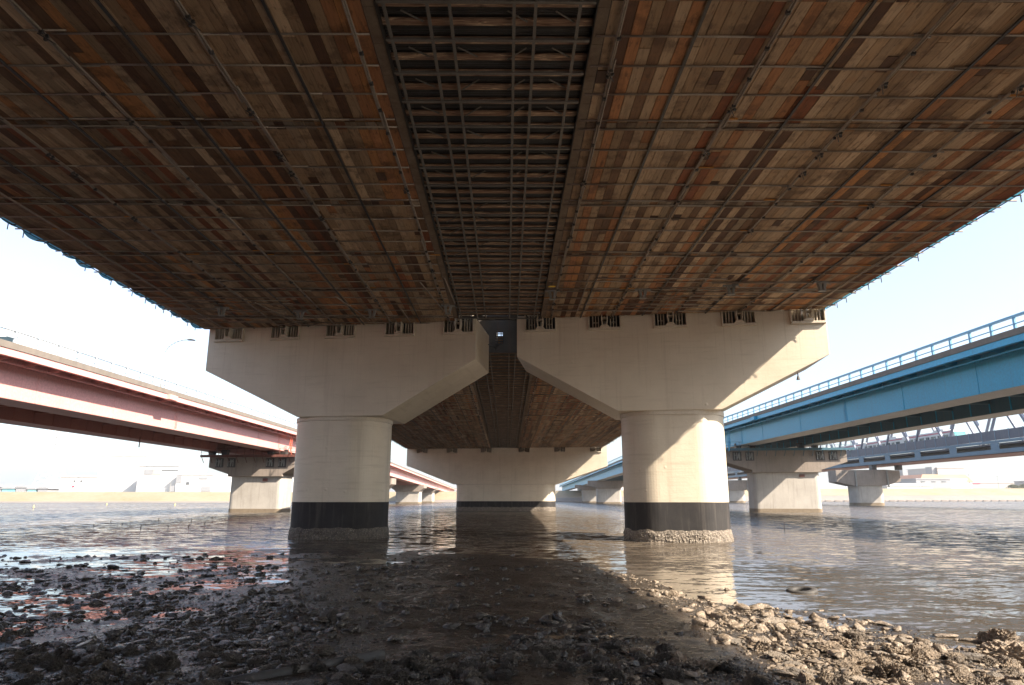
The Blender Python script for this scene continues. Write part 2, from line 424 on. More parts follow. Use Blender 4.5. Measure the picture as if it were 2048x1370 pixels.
def deck(name, x0, x1, outer, label):
    t = empty(name, ((x0+x1)/2, 30, 12), label=label, cat='bridge deck')
    cx = (x0+x1)/2
    b = MB(); path = [(-55,0,0),(8,0,0),(83,0,-1.05),(140,0,-1.9)]
    def pf(pts): return [(x-cx, z-12) for x, z in pts]
    b.sweep(pf([(x0,13.9),(x1,13.9),(x1,14.25),(x0,14.25)]), path).build('road_slab', M['deck'], t)
    for gx in np.linspace(min(x0,x1)+2.4, max(x0,x1)-2.4, 3):
        MB().sweep(pf([(gx-1.1,11.9),(gx+1.1,11.9),(gx+1.1,13.9),(gx-1.1,13.9)]), path).build('box_girder', M['cream_trim'], t)
    ox = outer; s = 1 if outer > 0 else -1
    MB().sweep(pf([(ox-.15*s,13.5),(ox+.15*s,13.5),(ox+.15*s,15.1),(ox-.15*s,15.1)]), path).build('parapet', M['deck'], t)
    return t
deck('road_deck', -15.9, -.75, -15.9, 'dark underside of the left carriageway above the timber scaffold')
deck('road_deck', -.05, 14.9, 14.9, 'dark underside of the right carriageway above the timber scaffold')

TINTS = [((.33,.245,.165),4),((.27,.195,.13),4),((.40,.31,.225),4),((.17,.105,.065),3),((.35,.175,.085),3.0),((.42,.215,.09),1.2),((.48,.38,.28),2.0),((.10,.052,.032),1.8),((.31,.25,.185),1.6),((.22,.08,.035),1.6)]
TW = np.array([w_ for _, w_ in TINTS]); TW = TW/TW.sum()
def plank_mesh(name, x0, x1, y0f, y1f, pitch, z=0.0, wplank=.245, lenper=4.5):
    """boards running along the bridge, each with its own width, height jitter and colour"""
    V = []; F = []; C = []
    x = x0
    nb = int((x1-x0)/wplank); ws = (x1-x0)/nb
    base = 0
    for i in range(nb):
        xa = x0+i*ws+.006; xb = x0+(i+1)*ws-.006; xm = (xa+xb)/2
        ya, yb = y0f(xm), y1f(xm)
        run = RNG.choice(len(TINTS), p=TW)
        k = math.floor((ya-1.4)/lenper)
        y = ya
        while y < yb-.02:
            k += 1; ye = min(yb, k*lenper+1.4)
            if ye-y < .02: y = ye; continue
            if RNG.random() < .55: run = RNG.choice(len(TINTS), p=TW)
            segs = [(y, ye)]
            if RNG.random() < .12 and ye-y > 2.2:
                c_ = y + (ye-y)*RNG.uniform(.2,.7); segs = [(y, c_-.004), (c_+.004, c_+RNG.uniform(.25,.6)), (0, 0)]; segs[2] = (segs[1][1]+.008, ye)
            if RNG.random() < .22 and ye-y > 2:
                c_ = y + (ye-y)*RNG.uniform(.2,.8); segs = [(y, c_-.004), (c_+.004, ye)]
            for si, (p, q) in enumerate(segs):
                rr = run if (si == 0 or len(segs) == 3) else RNG.choice(len(TINTS), p=TW)
                c = np.array(TINTS[rr][0])*RNG.uniform(.85,1.2)*np.array((1.13,1.0,.86))
                if len(segs) == 3 and si == 1: c = np.array((.085,.045,.028))*RNG.uniform(.8,1.6)
                zz = z + RNG.uniform(-.006,.006)
                n = len(V)
                V += [(xa,p+.006,zz),(xb,p+.006,zz),(xb,q-.006,zz),(xa,q-.006,zz),(xa,p+.006,zz+.035),(xb,p+.006,zz+.035),(xb,q-.006,zz+.035),(xa,q-.006,zz+.035)]
                F += [(n,n+3,n+2,n+1),(n,n+1,n+5,n+4),(n+1,n+2,n+6,n+5),(n+2,n+3,n+7,n+6),(n+3,n,n+4,n+7)]
                C += [tuple(c)+(1,)]*5
            # short darker lap board over the joint
            if ye < yb-1:
                c = np.array(TINTS[RNG.choice(len(TINTS), p=TW)][0])*.75; n = len(V); zz = z-.02
                V += [(xa,ye-.02,zz),(xb,ye-.02,zz),(xb,ye+.33,zz),(xa,ye+.33,zz)]; F.append((n,n+3,n+2,n+1)); C.append(tuple(c)+(1,))
            y = ye
    n = len(V)   # solid backing above the boards so no light leaks through
    V += [(x0,y0f(x0),z+.07),(x1,y0f(x1),z+.07),(x1,y1f(x1),z+.07),(x0,y1f(x0),z+.07)]; F.append((n,n+1,n+2,n+3)); C.append((.02,.015,.01,1))
    me = bpy.data.meshes.new(name); me.from_pydata(V, [], F); me.materials.append(M['wood'])
    a = me.color_attributes.new('tint', 'FLOAT_COLOR', 'CORNER')
    cc = []
    for f, c in zip(F, C): cc += list(c)*len(f)
    a.data.foreach_set('color', cc)
    return me

def clampmb(b, x, y, z, s=1):
    b.box(x-.045*s, x+.045*s, y-.035*s, y+.035*s, z-.05*s, z+.05*s)
    b.tube((x+.05*s, y-.05*s, z), (x+.05*s, y+.06*s, z-.02*s), .012*s, 6)
    return b

_c = clampmb(MB(), 0, 0, 0, .8); _d = clampmb(MB(), 0, 0, 0, .8); clampmb(_d, .05, .1, -.02, .6); clampmb(_d, -.05, .2, -.02, .6); _d.tube((-.08, 0, -.03), (.1, .3, -.06), .012, 5)
CLM = [_c.mesh('clamp', M['darksteel']), _d.mesh('clamp', M['darksteel'])]
def side_platform(t, x0, x1, y0f, y1f, pitch, side, detail, ya, yb):
    t['nc'] = 0
    o = bpy.data.objects.new('boarding', plank_mesh('boarding', x0, x1, y0f, y1f, pitch)); COL.objects.link(o); o.parent = t
    pr = .024
    # transverse pipes, one row every 1.03 m with a close pair at each board lap
    rows_ = []
    k = math.floor(ya/4.5)
    while k*4.5 < yb:
        for d in (0, .40, 1.43, 2.46, 3.49): rows_.append(k*4.5+1.2+d)
        k += 1
    for y in rows_:
        xs = [x for x in (x0, x1)]
        xa, xb = x0, x1
        if not (y0f((xa+xb)/2)+.2 < y < y1f((xa+xb)/2)-.1): 
            continue
        # clip to the skewed end
        b = MB(); x = xa - (.05 if side < 0 else 0); end = xb + (.08+random.random()*.22 if side > 0 else 0)
        while x < end-.1:
            xe = min(end, x+random.choice([3.1, 4.55, 3.1]))
            ov = .35
            zz = -.045 + random.uniform(-.008,.008); yy = y + random.choice([-.035,.035]) 
            b.tube((x-ov*.5, yy, zz), (min(xe+ov*.5, end), yy+random.uniform(-.02,.02), zz), pr, 6)
            x = xe
        b.build('pipe', M['pipe'], t, smooth=True)
    for y in (np.arange(yb-6.2, yb+1.5, .62) if detail else []):
        xa = random.uniform(x0, x1-6); xb = xa+random.uniform(3, 6)
        if y0f(xa)+1 < y < y1f(xb)-.1: MB().tube((xa, y, -.15), (xb, y+random.uniform(-.05,.05), -.15+random.uniform(-.03,.03)), pr, 6).build('pipe', M['pipe'], t, smooth=True)
    # longitudinal members: slim dark joists alternating with clamped pipe pairs
    n = 0; x = (x1 - .25) if side < 0 else (x0 + .25); st = -1.5 if side < 0 else 1.5
    while x0 < x < x1:
        a_, b_ = y0f(x)+.1, y1f(x)-.1
        if n % 2 == 0:
            b = MB(); zz = -.11; y = a_
            while y < b_:
                ye = min(b_, y+random.choice([4, 5, 6]))
                dx = random.choice([-.045, .045])
                b.tube((x+dx, y-.3, zz), (x+dx+random.uniform(-.02,.02), ye+.3 if ye < b_ else ye, zz), pr, 6); y = ye
            if detail:
                b.tube((x+.0, a_, zz+.01), (x, b_, zz+.01), .024, 6)
            p = b.build('pipe', M['pipe'], t, smooth=True)
            y = a_ + random.random()*1.0
            while y < b_:
                if t['nc'] < 96:
                    o = bpy.data.objects.new('clamp', CLM[0 if random.random() < .7 else 1]); COL.objects.link(o); o.parent = p; o.location = (x, y, zz-.02); t['nc'] += 1
                y += random.choice([1.03, 2.06, 1.03])
        else:
            b = MB(); b.box(x-.018, x+.018, a_, b_, -.075, -.035); b.box(x-.03, x+.03, a_, b_, -.081, -.0755)
            b.build('joist', M['darksteel'], t)
        x += st; n += 1
    # orange capped pipe ends and odd short pipes
    for k in range(26 if detail else 10):
        y = random.choice(rows_); x = random.uniform(x0+.4, x1-.6)
        if not (y0f(x)+.5 < y < y1f(x)-.5): continue
        i = round((x-(x0 if side > 0 else x1))/1.5/2)*3.0 + (x0+.25 if side > 0 else x1-.25)
        if not x0 < i < x1: continue
        l = random.uniform(.18, .5); s = random.choice([-1, 1])
        MB().box(min(i+.05*s, i+.05*s+l*s), max(i+.05*s, i+.05*s+l*s), y-.09, y-.03, -.06, -.03).build('end_cap', M['orange'], t)

def tarp(t, x, y0, y1, side, amt):
    """billowing net edge laced to the outer pipe, seen as a ragged pale fringe"""
    b = MB(); y = y0; i = 0
    while y < y1:
        ln = random.uniform(.8, 1.25); n = 8; k = len(b.v)
        sag = random.uniform(.35, 1.0)*amt*(1.0 if y < y0+9 else .7)
        for q in range(n+1):
            u = q/n; s = math.sin(math.pi*u)**.7
            yy = y+ln*u
            b.v += [(x+side*.02, yy, .03), (x+side*(.05+.16*s*sag), yy, .01-.07*s*sag), (x+side*(.07+.24*s*sag), yy, .05), (x+side*(.06+.16*s*sag), yy, .4)]
        for q in range(n):
            for r_ in range(3): a = k+q*4+r_; b.f.append((a, a+1, a+5, a+4))
        y += ln*random.choice([1.0, 1.0, 1.35])
    b.build('net_edge', M['tarp'], t, smooth=True)
    c = MB()
    y = y0
    while y < y1:
        c.tube((x-.05*side, y, -.02), (x+side*(.1 if side < 0 else .2), y+random.uniform(-.1,.1), -.02+random.uniform(-.04,.06)), .022, 5)
        if random.random() < .5: c.tube((x+side*.22, y, .1), (x+side*.26, y+.05, -.18), .018, 5)
        y += random.uniform(.7, 1.15)
    c.tube((x+side*.1, y0, .0), (x+side*.1, y1, .0), .02, 5)
    c.build('edge_ties', M['darksteel'], t)

def bracket(parent, x, y, s=1.0, z=-.1):
    b = MB(); 
    b.box(-.34, .34, -.05, .05, -.08, 0)
    b.prism([(-.2,-.08),(-.12,-.42),(-.02,-.42),(-.06,-.08)], -.08, .08); b.prism([(.2,-.08),(.12,-.42),(.02,-.42),(.06,-.08)], -.08, .08)
    b.box(-.16, .16, -.1, .1, -.46, -.42); b.tube((-.3,.0,-.04), (-.42,.0,-.16), .02, 6); b.tube((.3,0,-.04), (.42,0,-.14), .02, 6)
    o = b.build('jack_bracket', M['galv'], parent, bevel=.006); o.location = (x, y, z); o.scale = (s, s, s); o.rotation_euler = (0, 0, random.uniform(-.15,.15))
    return o

SL1, SL0 = 1.72, -2.42      # centre strip between these x
def centre_platform(t, y0, y1, detail):
    rows_ = []
    y = y0 + (.75 if detail else .3)
    while y < y1: rows_.append(y); y += 1.07
    xs = [-2.28, -1.48, -1.07, .12, .52, 1.34]
    for y in rows_:
        b = MB(); b.box(SL0+.02, SL1-.1, y-.033, y+.033, -.065, -.055); b.box(SL0+.02, SL1-.1, y-.012, y+.012, -.055, .0)
        b.build('cross_beam', M['gridsteel'], t)
    for x in xs:
        b = MB()
        for y in np.append([y0-.3], rows_):
            b.box(x-.03, x+.03, max(y0, y+.037), min(y1, y+1.033), -.05, -.01)
        b.build('runner', M['gridsteel'], t)
    b = MB(); V = []; 
    # rough split boards laid across
    bd = MB(); cols = []
    for i, y in enumerate(rows_):
        for d in (.22, .74):
            yy = y+d
            if yy+.3 > y1: continue
            bd.box(SL0, SL1-.05, yy-.095, yy+.095, .10, .14)
    o = bd.build('cross_boards', M['splitwood'], t)
    ck = MB()
    for i, y in enumerate(rows_):
        for d in (.0, .48, .98):
            for e in (-.07, 0, .07): ck.tube((SL0, y+d+e, .16), (SL1, y+d+e, .16), .026, 5)
    ck.box(SL0, SL1, y0, y1, .19, .21)
    ck.build('decking_sheet', M['darksteel'], t)
    if detail:
        for y in rows_:
            for x in (-2.0, -1.0, .0, .9):
                if random.random() < .8:
                    s = random.choice([-1, 1]); MB().bar((x, y+.52+.2*s, .03), (x+.38, y+.52-.15*s, .06), .03, .02).build('diagonal_brace', M['gridsteel'], t)
    # edge boards either side of the strip
    for x in (SL0-.14, SL1+.06):
        e = MB(); y = y0
        while y < y1: e.box(x-.11, x+.11, y, min(y1, y+1.04), -.03, .02); y += 1.05
        e.build('edge_board', M['edgewood'], t)
        MB().box(x-.13 if x > 0 else x+.12, x-.12 if x > 0 else x+.13, y0, y1, -.05, .2).build('edge_angle', M['darksteel'], t)

def split_wood():
    m, t, b = nodes('split_boards')
    v = coords(t, (.45, 5, 5)); n = noi(t, v, 2.2, 6, .6, 2.2)
    v2 = coords(t, (.8, .6, .8)); n2 = noi(t, v2, 1.2, 4, .6)
    col = ramp(t, n, [(.32,(.02,.012,.009)),(.42,(.26,.15,.10)),(.55,(.36,.25,.17)),(.62,(.8,.56,.36)),(.72,(.28,.18,.12))])
    c2 = mix(t, ramp(t, n2, [(.4,(0,0,0)),(.65,(.6,.6,.6))]).outputs[0], col.outputs[0], (.2,.09,.045))
    t.links.new(c2, b.inputs['Base Color']); b.inputs['Roughness'].default_value = .75
    bump(t, b, n, .6, .03); return m
M['splitwood'] = split_wood()
M['edgewood'] = weathered('edge_board_wood', (.22,.165,.115), (.15,.10,.065), .8, 2.2, (.12,.06,.03), .5, 0, .3, False, 14)

e1 = lambda x: front(x) - .04
s0 = lambda x: 2.5
L1 = empty('scaffold_platform', (0, 0, ZS), label='timber boarded scaffold under the near span, left of the steel strip', cat='scaffold')
R1 = empty('scaffold_platform', (0, 0, ZS), label='timber boarded scaffold under the near span, right of the steel strip', cat='scaffold')
C1 = empty('steel_walkway', (0, 0, ZS), label='dark steel grid strip down the middle of the near span', cat='walkway')
side_platform(L1, XL, SL0-.27, s0, e1, 0, -1, True, 2.5, 36)
side_platform(R1, SL1+.19, XR, s0, e1, 0, 1, True, 2.5, 32)
centre_platform(C1, 2.5, 33.3, True)
tarp(L1, XL, 8, 35.6, -1, 1.9); tarp(R1, XR, 8, 31.4, 1, .45)
for x, y in ((-13.4,31.0),(-9.9,31.6),(-6.4,31.3),(-2.75,30.6)): bracket(L1, x, y, .95)
for x, y in ((1.95,28.2),(5.8,28.0),(9.4,27.4),(13.0,26.9)): bracket(R1, x, y, .95)
MB().bar((1.75,27.4,-.2), (2.0,27.6,-.14), .12, .04).build('warning_tag', M['yellow'], R1)
for (p, q) in (((-3.6,27,-.16),(-3.0,31.5,-.16)),((3.3,26,-.16),(3.35,31.3,-.16)),((-7.6,29,-.16),(-6.9,33.2,-.16)),((-5.0,31,-.16),(-4.9,33.6,-.16)),((7.4,28,-.16),(7.2,31.6,-.16)),((11.2,27,-.16),(11.0,31,-.16)),((-11.5,30,-.16),(-10.6,34.2,-.16)),((-2.55,26.5,-.14),(-2.4,30.2,-.14))):
    MB().tube(p, q, .03, 6).build('loose_pipe', M['pipe'], L1 if p[0] < 0 else R1, smooth=True)
# plain boarding overhead behind the camera
b = MB(); b.box(XL, XR, -50, 2.4, ZS, ZS+.06); b.build('scaffold_platform', M['edgewood'], label='plain timber scaffold boarding overhead behind the viewer', cat='scaffold')

TILT = -math.atan(.95/72)
def loc2(y): return y - 38
L2 = empty('scaffold_platform', (0, 38, ZS), rx=TILT, label='timber scaffold under the second span, left of its steel strip', cat='scaffold')
R2 = empty('scaffold_platform', (0, 38, ZS), rx=TILT, label='timber scaffold under the second span, right of its steel strip', cat='scaffold')
C2 = empty('steel_walkway', (0, 38, ZS), rx=TILT, label='dark steel grid strip down the middle of the second span', cat='walkway')
back = lambda x: front(x)+4.25-38
fr2 = lambda x: 111.2-SK*x-38
side_platform(L2, XL, SL0-.27, back, fr2, 0, -1, False, -3, 76)
side_platform(R2, SL1+.19, XR, back, fr2, 0, 1, False, -3, 76)
centre_platform(C2, 3.6, 73, False)
tarp(L2, XL, 3, 74, -1, .6); tarp(R2, XR, 0, 71, 1, .45)
# dark bulkhead over the gap between the pier heads, with its barred opening
bk = empty('bulkhead', (0, 41.5, 10.8), label='dark barred bulkhead in the gap between the two near pier heads', cat='bulkhead')
b = MB(); b.box(-3.2,-.72,0,.1,0,3.0); b.box(-.28,2.4,0,.1,0,3.0); b.box(-.72,-.28,0,.1,0,.55); b.box(-.72,-.28,0,.1,1.3,3.0); b.build('panel', M['darksteel'], bk)
MB().box(-.62,-.2,.5,.56,.2,1.12).build('sunlit_tint_board', M['orange'], bk)  # orange colour stands in for sunlight on wood inside the opening
b = MB()
for z in (.52,.66,.84,1.0,1.16): b.box(-.78,-.18,-.04,-.01,z,z+.07)
for x in (-.62,-.4): b.box(x,x+.05,-.08,-.045,.45,1.35)
b.build('bars', M['darksteel'], bk)

# ------------------------------------------------------------ piers of the expressway
def rr(u0, u1, v0, v1, r, n=20, grow=0):
    u0 -= grow; u1 += grow; v0 -= grow; v1 += grow; r += grow
    pts = []
    for cx, cy, a0 in ((u1-r, v0+r, -90), (u1-r, v1-r, 0), (u0+r, v1-r, 90), (u0+r, v0+r, 180)):
        for i in range(n+1):
            a = R(a0+90*i/n); pts.append((cx+r*math.cos(a), cy+r*math.sin(a)))
    return pts
def crust_mesh(outline, z0, z1, step=.045):
    """rough oyster growth wrapped round the foot of a column"""
    pts = [Vector((p[0], p[1])) for p in outline]; per = []
    for i in range(len(pts)):
        a, c = pts[i], pts[(i+1) % len(pts)]; n = max(1, int((c-a).length/step))
        for k in range(n): per.append(a.lerp(c, k/n))
    cen = sum(pts, Vector((0,0)))/len(pts)
    m = len(per); nz = int((z1-z0)/step); b = MB()
    nrm = []
    for i in range(m):
        d = (per[(i+1) % m]-per[i-1]).normalized(); nrm.append(Vector((d.y, -d.x)))
    for k in range(nz+1):
        z = z0+(z1-z0)*k/nz; fade = min(1, (nz-k)/3)
        for i in range(m):
            p = per[i]; q = Vector((p.x, p.y, z))
            h = .01+.045*abs(noise.noise(q*4))+.09*max(0, noise.noise(q*13+Vector((5,1,2))))+.028*random.random()
            h *= fade*(1.0-.5*k/nz)
            top = .10*noise.noise(Vector((p.x*2.2, p.y*2.2, 0)))*(k/nz)
            b.v.append((p.x+nrm[i].x*h, p.y+nrm[i].y*h, z+top+random.uniform(-.012,.012)))
    for k in range(nz):
        for i in range(m):
            j = (i+1) % m; b.f.append((k*m+i, k*m+j, (k+1)*m+j, (k+1)*m+i))
    return b

def bearing_proto(parent, s=1.0):
    """bearing recess: proud surround, slotted grille and the tapering stopper bracket in the middle"""
    b = MB(); w_, h_ = .74*s, .84*s
    b.prism([(-w_-.08*s,-.05*s),(w_+.08*s,-.05*s),(w_+.02*s,.07*s),(-w_-.02*s,.07*s)], -.16*s, .2*s)
    b.box(-w_-.07*s, -w_, -.14*s, .2*s, .07*s, h_); b.box(w_, w_+.07*s, -.14*s, .2*s, .07*s, h_)
    o = b.build('bearing', M['cream_trim'], parent, bevel=.01)
    for xs in ((-.58,-.44,-.30),(.30,.44,.58)):
        g = MB()
        for x in xs: g.box(x*s-.02*s, x*s+.02*s, -.03*s, .4*s, .07*s, h_)
        g.box(xs[0]*s, xs[2]*s, .2*s, .38*s, .4*s, .43*s)
        g.build('grille', M['cream_trim'], o)
    d = MB(); d.box(-w_, w_, .52*s, .56*s, .07*s, h_); d.build('recess_back', M['darksteel'], o)
    c = MB()
    c.prism([(-.24*s,.07*s),(.24*s,.07*s),(.13*s,.2*s),(-.13*s,.2*s)], -.24*s, .2*s)
    for sg in (-1, 1): c.prism([(sg*.13*s,.2*s),(sg*.17*s,.5*s),(sg*.12*s,.9*s),(sg*.08*s,.9*s),(sg*.12*s,.5*s),(sg*.08*s,.2*s)], -.34*s, .1*s)
    c.box(-.12*s, .12*s, -.24*s, .05*s, .50*s, .56*s); c.box(-.05*s, .05*s, .3*s, .4*s, .2*s, .84*s)
    c.build('stopper_bracket', M['cream_trim'], o)
    return o

def cap_mb(prof_bottom, top, niches, nw, nz, depth, nd=.6, topback=None):
    """prof_bottom: [(u,z)...] from left-top-lower corner round the bottom to the right; notched top edge at the front"""
    b = MB(); poly = list(prof_bottom)
    t_ = [(prof_bottom[-1][0], top)]
    for c in sorted(niches, reverse=True): t_ += [(c+nw/2, top), (c+nw/2, nz), (c-nw/2, nz), (c-nw/2, top)]
    t_.append((prof_bottom[0][0], top))
    b.prism(poly+t_, 0, nd)
    b.prism(poly+[(prof_bottom[-1][0], topback or top), (prof_bottom[0][0], topback or top)], nd, depth)
    return b

def expressway_pier(label, y0, prof, top, niches, colu, colz, depth, rad, scale=1.0, rimz=.2, band=1.8, crust=.54):
    t = empty('bridge_pier', (0, y0, 0), PR, label=label, cat='bridge pier')
    nz = top-.82*scale
    cap_mb(prof, top, niches, 1.5*scale, nz, depth, .6*scale).build('pier_cap', M['cream'], t, bevel=.02)
    u0, u1 = colu
    MB().prism(rr(u0, u1, .12, depth-.12, rad), band, colz-rimz, 'z').build('column', M['cream'], t, bevel=.008)
    MB().prism(rr(u0, u1, .12, depth-.12, rad, grow=.045), colz-rimz, colz+.02, 'z').build('column_rim', M['cream_trim'], t, bevel=.01)
    MB().prism(rr(u0, u1, .12, depth-.12, rad, grow=-.004), crust-.1, band, 'z').build('dark_band', M['charcoal'], t)
    MB().prism(rr(u0, u1, .12, depth-.12, rad, grow=.02), -1.0, crust-.05, 'z').build('footing', M['tide'], t)
    crust_mesh(rr(u0, u1, .12, depth-.12, rad, grow=.02), -.1, crust, .05*(1 if scale == 1 else 1.6)).build('oyster_crust', M['crust'], t)
    first = None
    for c in niches:
        if first is None:
            first = bearing_proto(t, scale); first.location = (c, 0, nz)
        else:
            k = link_copy(first, t, (c, 0, nz))
            for g in first.children: link_copy(g, k)
    return t
P1L = expressway_pier('cream pier with dark foot band, left of the pair nearest the viewer', 33.6,
    [(-16.25, 8.6), (-10.95, 6.05), (-6.4, 6.05), (-1.6, 8.85)][0:0] or [(-16.2,8.6),(-10.9,6.06),(-6.35,6.06),(-1.6,8.85)],
    11.0, [-15.0, -11.85, -8.8, -5.6, -2.5], (-11.5,-6.62), 6.06, 4.0, 1.65)
P1R = expressway_pier('cream pier with sunlit right edge, right of the pair nearest the viewer', 33.6,
    [(.5,8.9),(5.4,6.1),(10.3,6.1),(15.4,8.62)], 11.0, [1.7, 4.9, 8.1, 11.35, 14.55], (5.6,10.6), 6.1, 4.0, 1.65)
P2 = expressway_pier('broad single-column cream pier under the far end of the second span', 111.2,
    [(-16.6,7.15),(-8.7,4.15),(7.6,4.15),(16.0,6.9)], 10.05, [-14.0,-9.0,-3.4,2.8,8.5,14.2], (-8.55,7.55), 4.15, 4.6, 1.9, 1.15, .12, 1.5, .6)
# a small black lamp under the right pier head and its conduit
b = MB(); b.tube((13.9, .1, 7.8), (13.9, .1, 7.62), .03, 8); b.tube((13.9,.1,7.62),(13.9,.1,7.45), .05, 10, .09); b.build('flood_lamp', M['darksteel'], P1R)
b = MB(); b.tube((-2.0,3.6,10.6),(-1.1,3.9,10.2), .03, 6); b.tube((-1.2,3.7,9.9),(-1.25,3.75,10.5), .02, 6); b.build('conduit', M['darksteel'], P1L)

# ------------------------------------------------------------ pink and blue girder bridges alongside
def make_side_bridge(name, label, s, xe, xw, zb, dz, mats, railm, pathpts, joints):
    """s=-1 left / +1 right; xe outer deck edge facing us; xw near web; zb girder bottom; dz shifts heights above"""
    t = empty(name, (s*(abs(xw)+6), 60, 8), label=label, cat='bridge')
    T = Vector(t.location)
    X = lambda a: s*a - T.x
    path = [(y-T.y, 0, z-T.z) for y, z in pathpts]
    ye = [p[0] for p in path]; ze = [p[2] for p in path]
    zat = lambda y: float(np.interp(y, ye, ze))
    def sw(pts): return MB().sweep([(X(a), z) for a, z in pts], path)
    zt = zb+2.65+dz
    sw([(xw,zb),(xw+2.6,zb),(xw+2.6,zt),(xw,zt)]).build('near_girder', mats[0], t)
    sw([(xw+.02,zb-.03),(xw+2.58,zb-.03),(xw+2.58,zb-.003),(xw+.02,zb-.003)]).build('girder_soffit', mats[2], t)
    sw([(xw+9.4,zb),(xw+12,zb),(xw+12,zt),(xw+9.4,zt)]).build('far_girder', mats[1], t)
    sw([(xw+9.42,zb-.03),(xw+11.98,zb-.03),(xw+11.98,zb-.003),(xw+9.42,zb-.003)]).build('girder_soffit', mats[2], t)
    sw([(xe+.12,zt),(xw+13.2,zt),(xw+13.2,zt+.22),(xe+.12,zt+.22)]).build('road_slab', M['deck'], t)
    sw([(xe,zt-.30),(xe+.1,zt-.30),(xe+.1,zt+.12),(xe,zt+.12)]).build('fascia', mats[0], t)
    sw([(xe-.08,zt-.34),(xe+.25,zt-.34),(xe+.25,zt-.303),(xe-.08,zt-.303)]).build('fascia_flange', mats[0], t)
    sw([(xe-.06,zt+.13),(xe+.4,zt+.13),(xe+.4,zt+.55),(xe-.06,zt+.55)]).build('curb', M['curb'], t)
    sw([(xw+13.2,zt+.0),(xw+13.5,zt+.0),(xw+13.5,zt+.7),(xw+13.2,zt+.7)]).build('curb', M['curb'], t)
    sw([(xe+.7,zt-.62),(xe+.78,zt-.62),(xe+.78,zt-.52),(xe+.7,zt-.52)]).build('service_pipe', mats[0], t)
    # railing
    zr = zt+.55
    rl = sw([(xe,zr+.74),(xe+.18,zr+.74),(xe+.18,zr+.9),(xe,zr+.9)]).build('railing', railm, t)
    sw([(xe+.04,zr+.30),(xe+.10,zr+.30),(xe+.10,zr+.36),(xe+.04,zr+.36)]).build('lower_rail', railm, rl)
    pm = MB().box(-.06,.06,-.09,.09,0,.75).mesh('post', railm)
    y = -48; k = 0
    while y < 158:
        o = bpy.data.objects.new('post', pm); COL.objects.link(o); o.parent = rl; o.location = (X(xe+.08), y, zr+zat(y)-.01); y += 2.15; k += 1
    b = MB(); z0 = zr+zat(160)
    while y < ye[-1]-2:
        b.box(X(xe+.08)-.06, X(xe+.08)+.06, y-.07, y+.07, zr+zat(y), zr+zat(y)+.8); y += 2.15
    b.build('distant_posts', railm, rl, kind='stuff')
    # cantilever brackets under the overhang and web stiffeners
    bm_ = MB().prism([(0,0),(0,-.5),(-s*(xw-xe)*.96,-.2),(-s*(xw-xe)*.96,0)], -.03, .03).mesh('cantilever_bracket', mats[0])
    for y in np.arange(-46, 150, 2.6):
        o = bpy.data.objects.new('cantilever_bracket', bm_); COL.objects.link(o); o.parent = t; o.location = (X(xw)+0, y, zt+zat(y)-.005)
    sm = MB().box(-.02,.02,-.05,.05,zb+.02,zt-.02).mesh('web_joint', mats[3])
    for y in joints:
        o = bpy.data.objects.new('web_joint', sm); COL.objects.link(o); o.parent = t; o.location = (X(xw)-s*.005, y-T.y, zat(y-T.y))
    sp = MB()
    for i in range(22): sp.box(-.03,.03,-.22,.22,zb+.15+i*.105,zb+.2+i*.105)
    spm = sp.mesh('splice_plate', mats[3])
    for y in joints[::3]:
        o = bpy.data.objects.new('splice_plate', spm); COL.objects.link(o); o.parent = t; o.location = (X(xw)-s*.012, y+.35-T.y, zat(y-T.y))
    cb = MB().box(-3.35, 3.35, -.12, .12, zb+.9, zb+1.5); cb.box(-3.35,3.35,-.2,.2,zb+.86,zb+.9)
    cm = cb.mesh('cross_beam', mats[1])
    for y in np.arange(-46, 160, 5.2):
        o = bpy.data.objects.new('cross_beam', cm); COL.objects.link(o); o.parent = t; o.location = (X(xw+6.0), y, zat(y))
    fs = MB().box(-.03,.03,-.06,.06,zb+.05,zt-.05).mesh('web_stiffener', mats[3] if s > 0 else mats[1])
    for y in np.arange(-46, 120, 2.6):
        o = bpy.data.objects.new('web_stiffener', fs); COL.objects.link(o); o.parent = t; o.location = (X(xw+9.4)-s*.03, y, zat(y))
    return t, T, X, zat, zt, zr

PP = [(-60,-2.2),(0,-.9),(43,0),(70,.22),(105,.42),(150,.25),(188,-.15),(300,-2.0),(430,-4.0)]
PB = [(-60,-1.6),(0,-.6),(43,0),(70,.18),(107,.35),(150,.4),(200,.1),(300,-1.4),(430,-3.2)]
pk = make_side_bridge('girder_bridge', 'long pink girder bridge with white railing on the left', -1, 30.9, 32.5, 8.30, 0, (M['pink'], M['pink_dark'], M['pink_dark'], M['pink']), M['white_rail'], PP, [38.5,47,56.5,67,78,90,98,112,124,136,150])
bl = make_side_bridge('girder_bridge', 'long blue girder bridge with pale blue railing on the right', 1, 32.4, 34.0, 9.25, .1, (M['blue'], M['blue_dark'], M['blue_soffit'], M['blue']), M['blue_rail'], PB, [40,48.5,58,68,79,91,99,112,124,136,150])

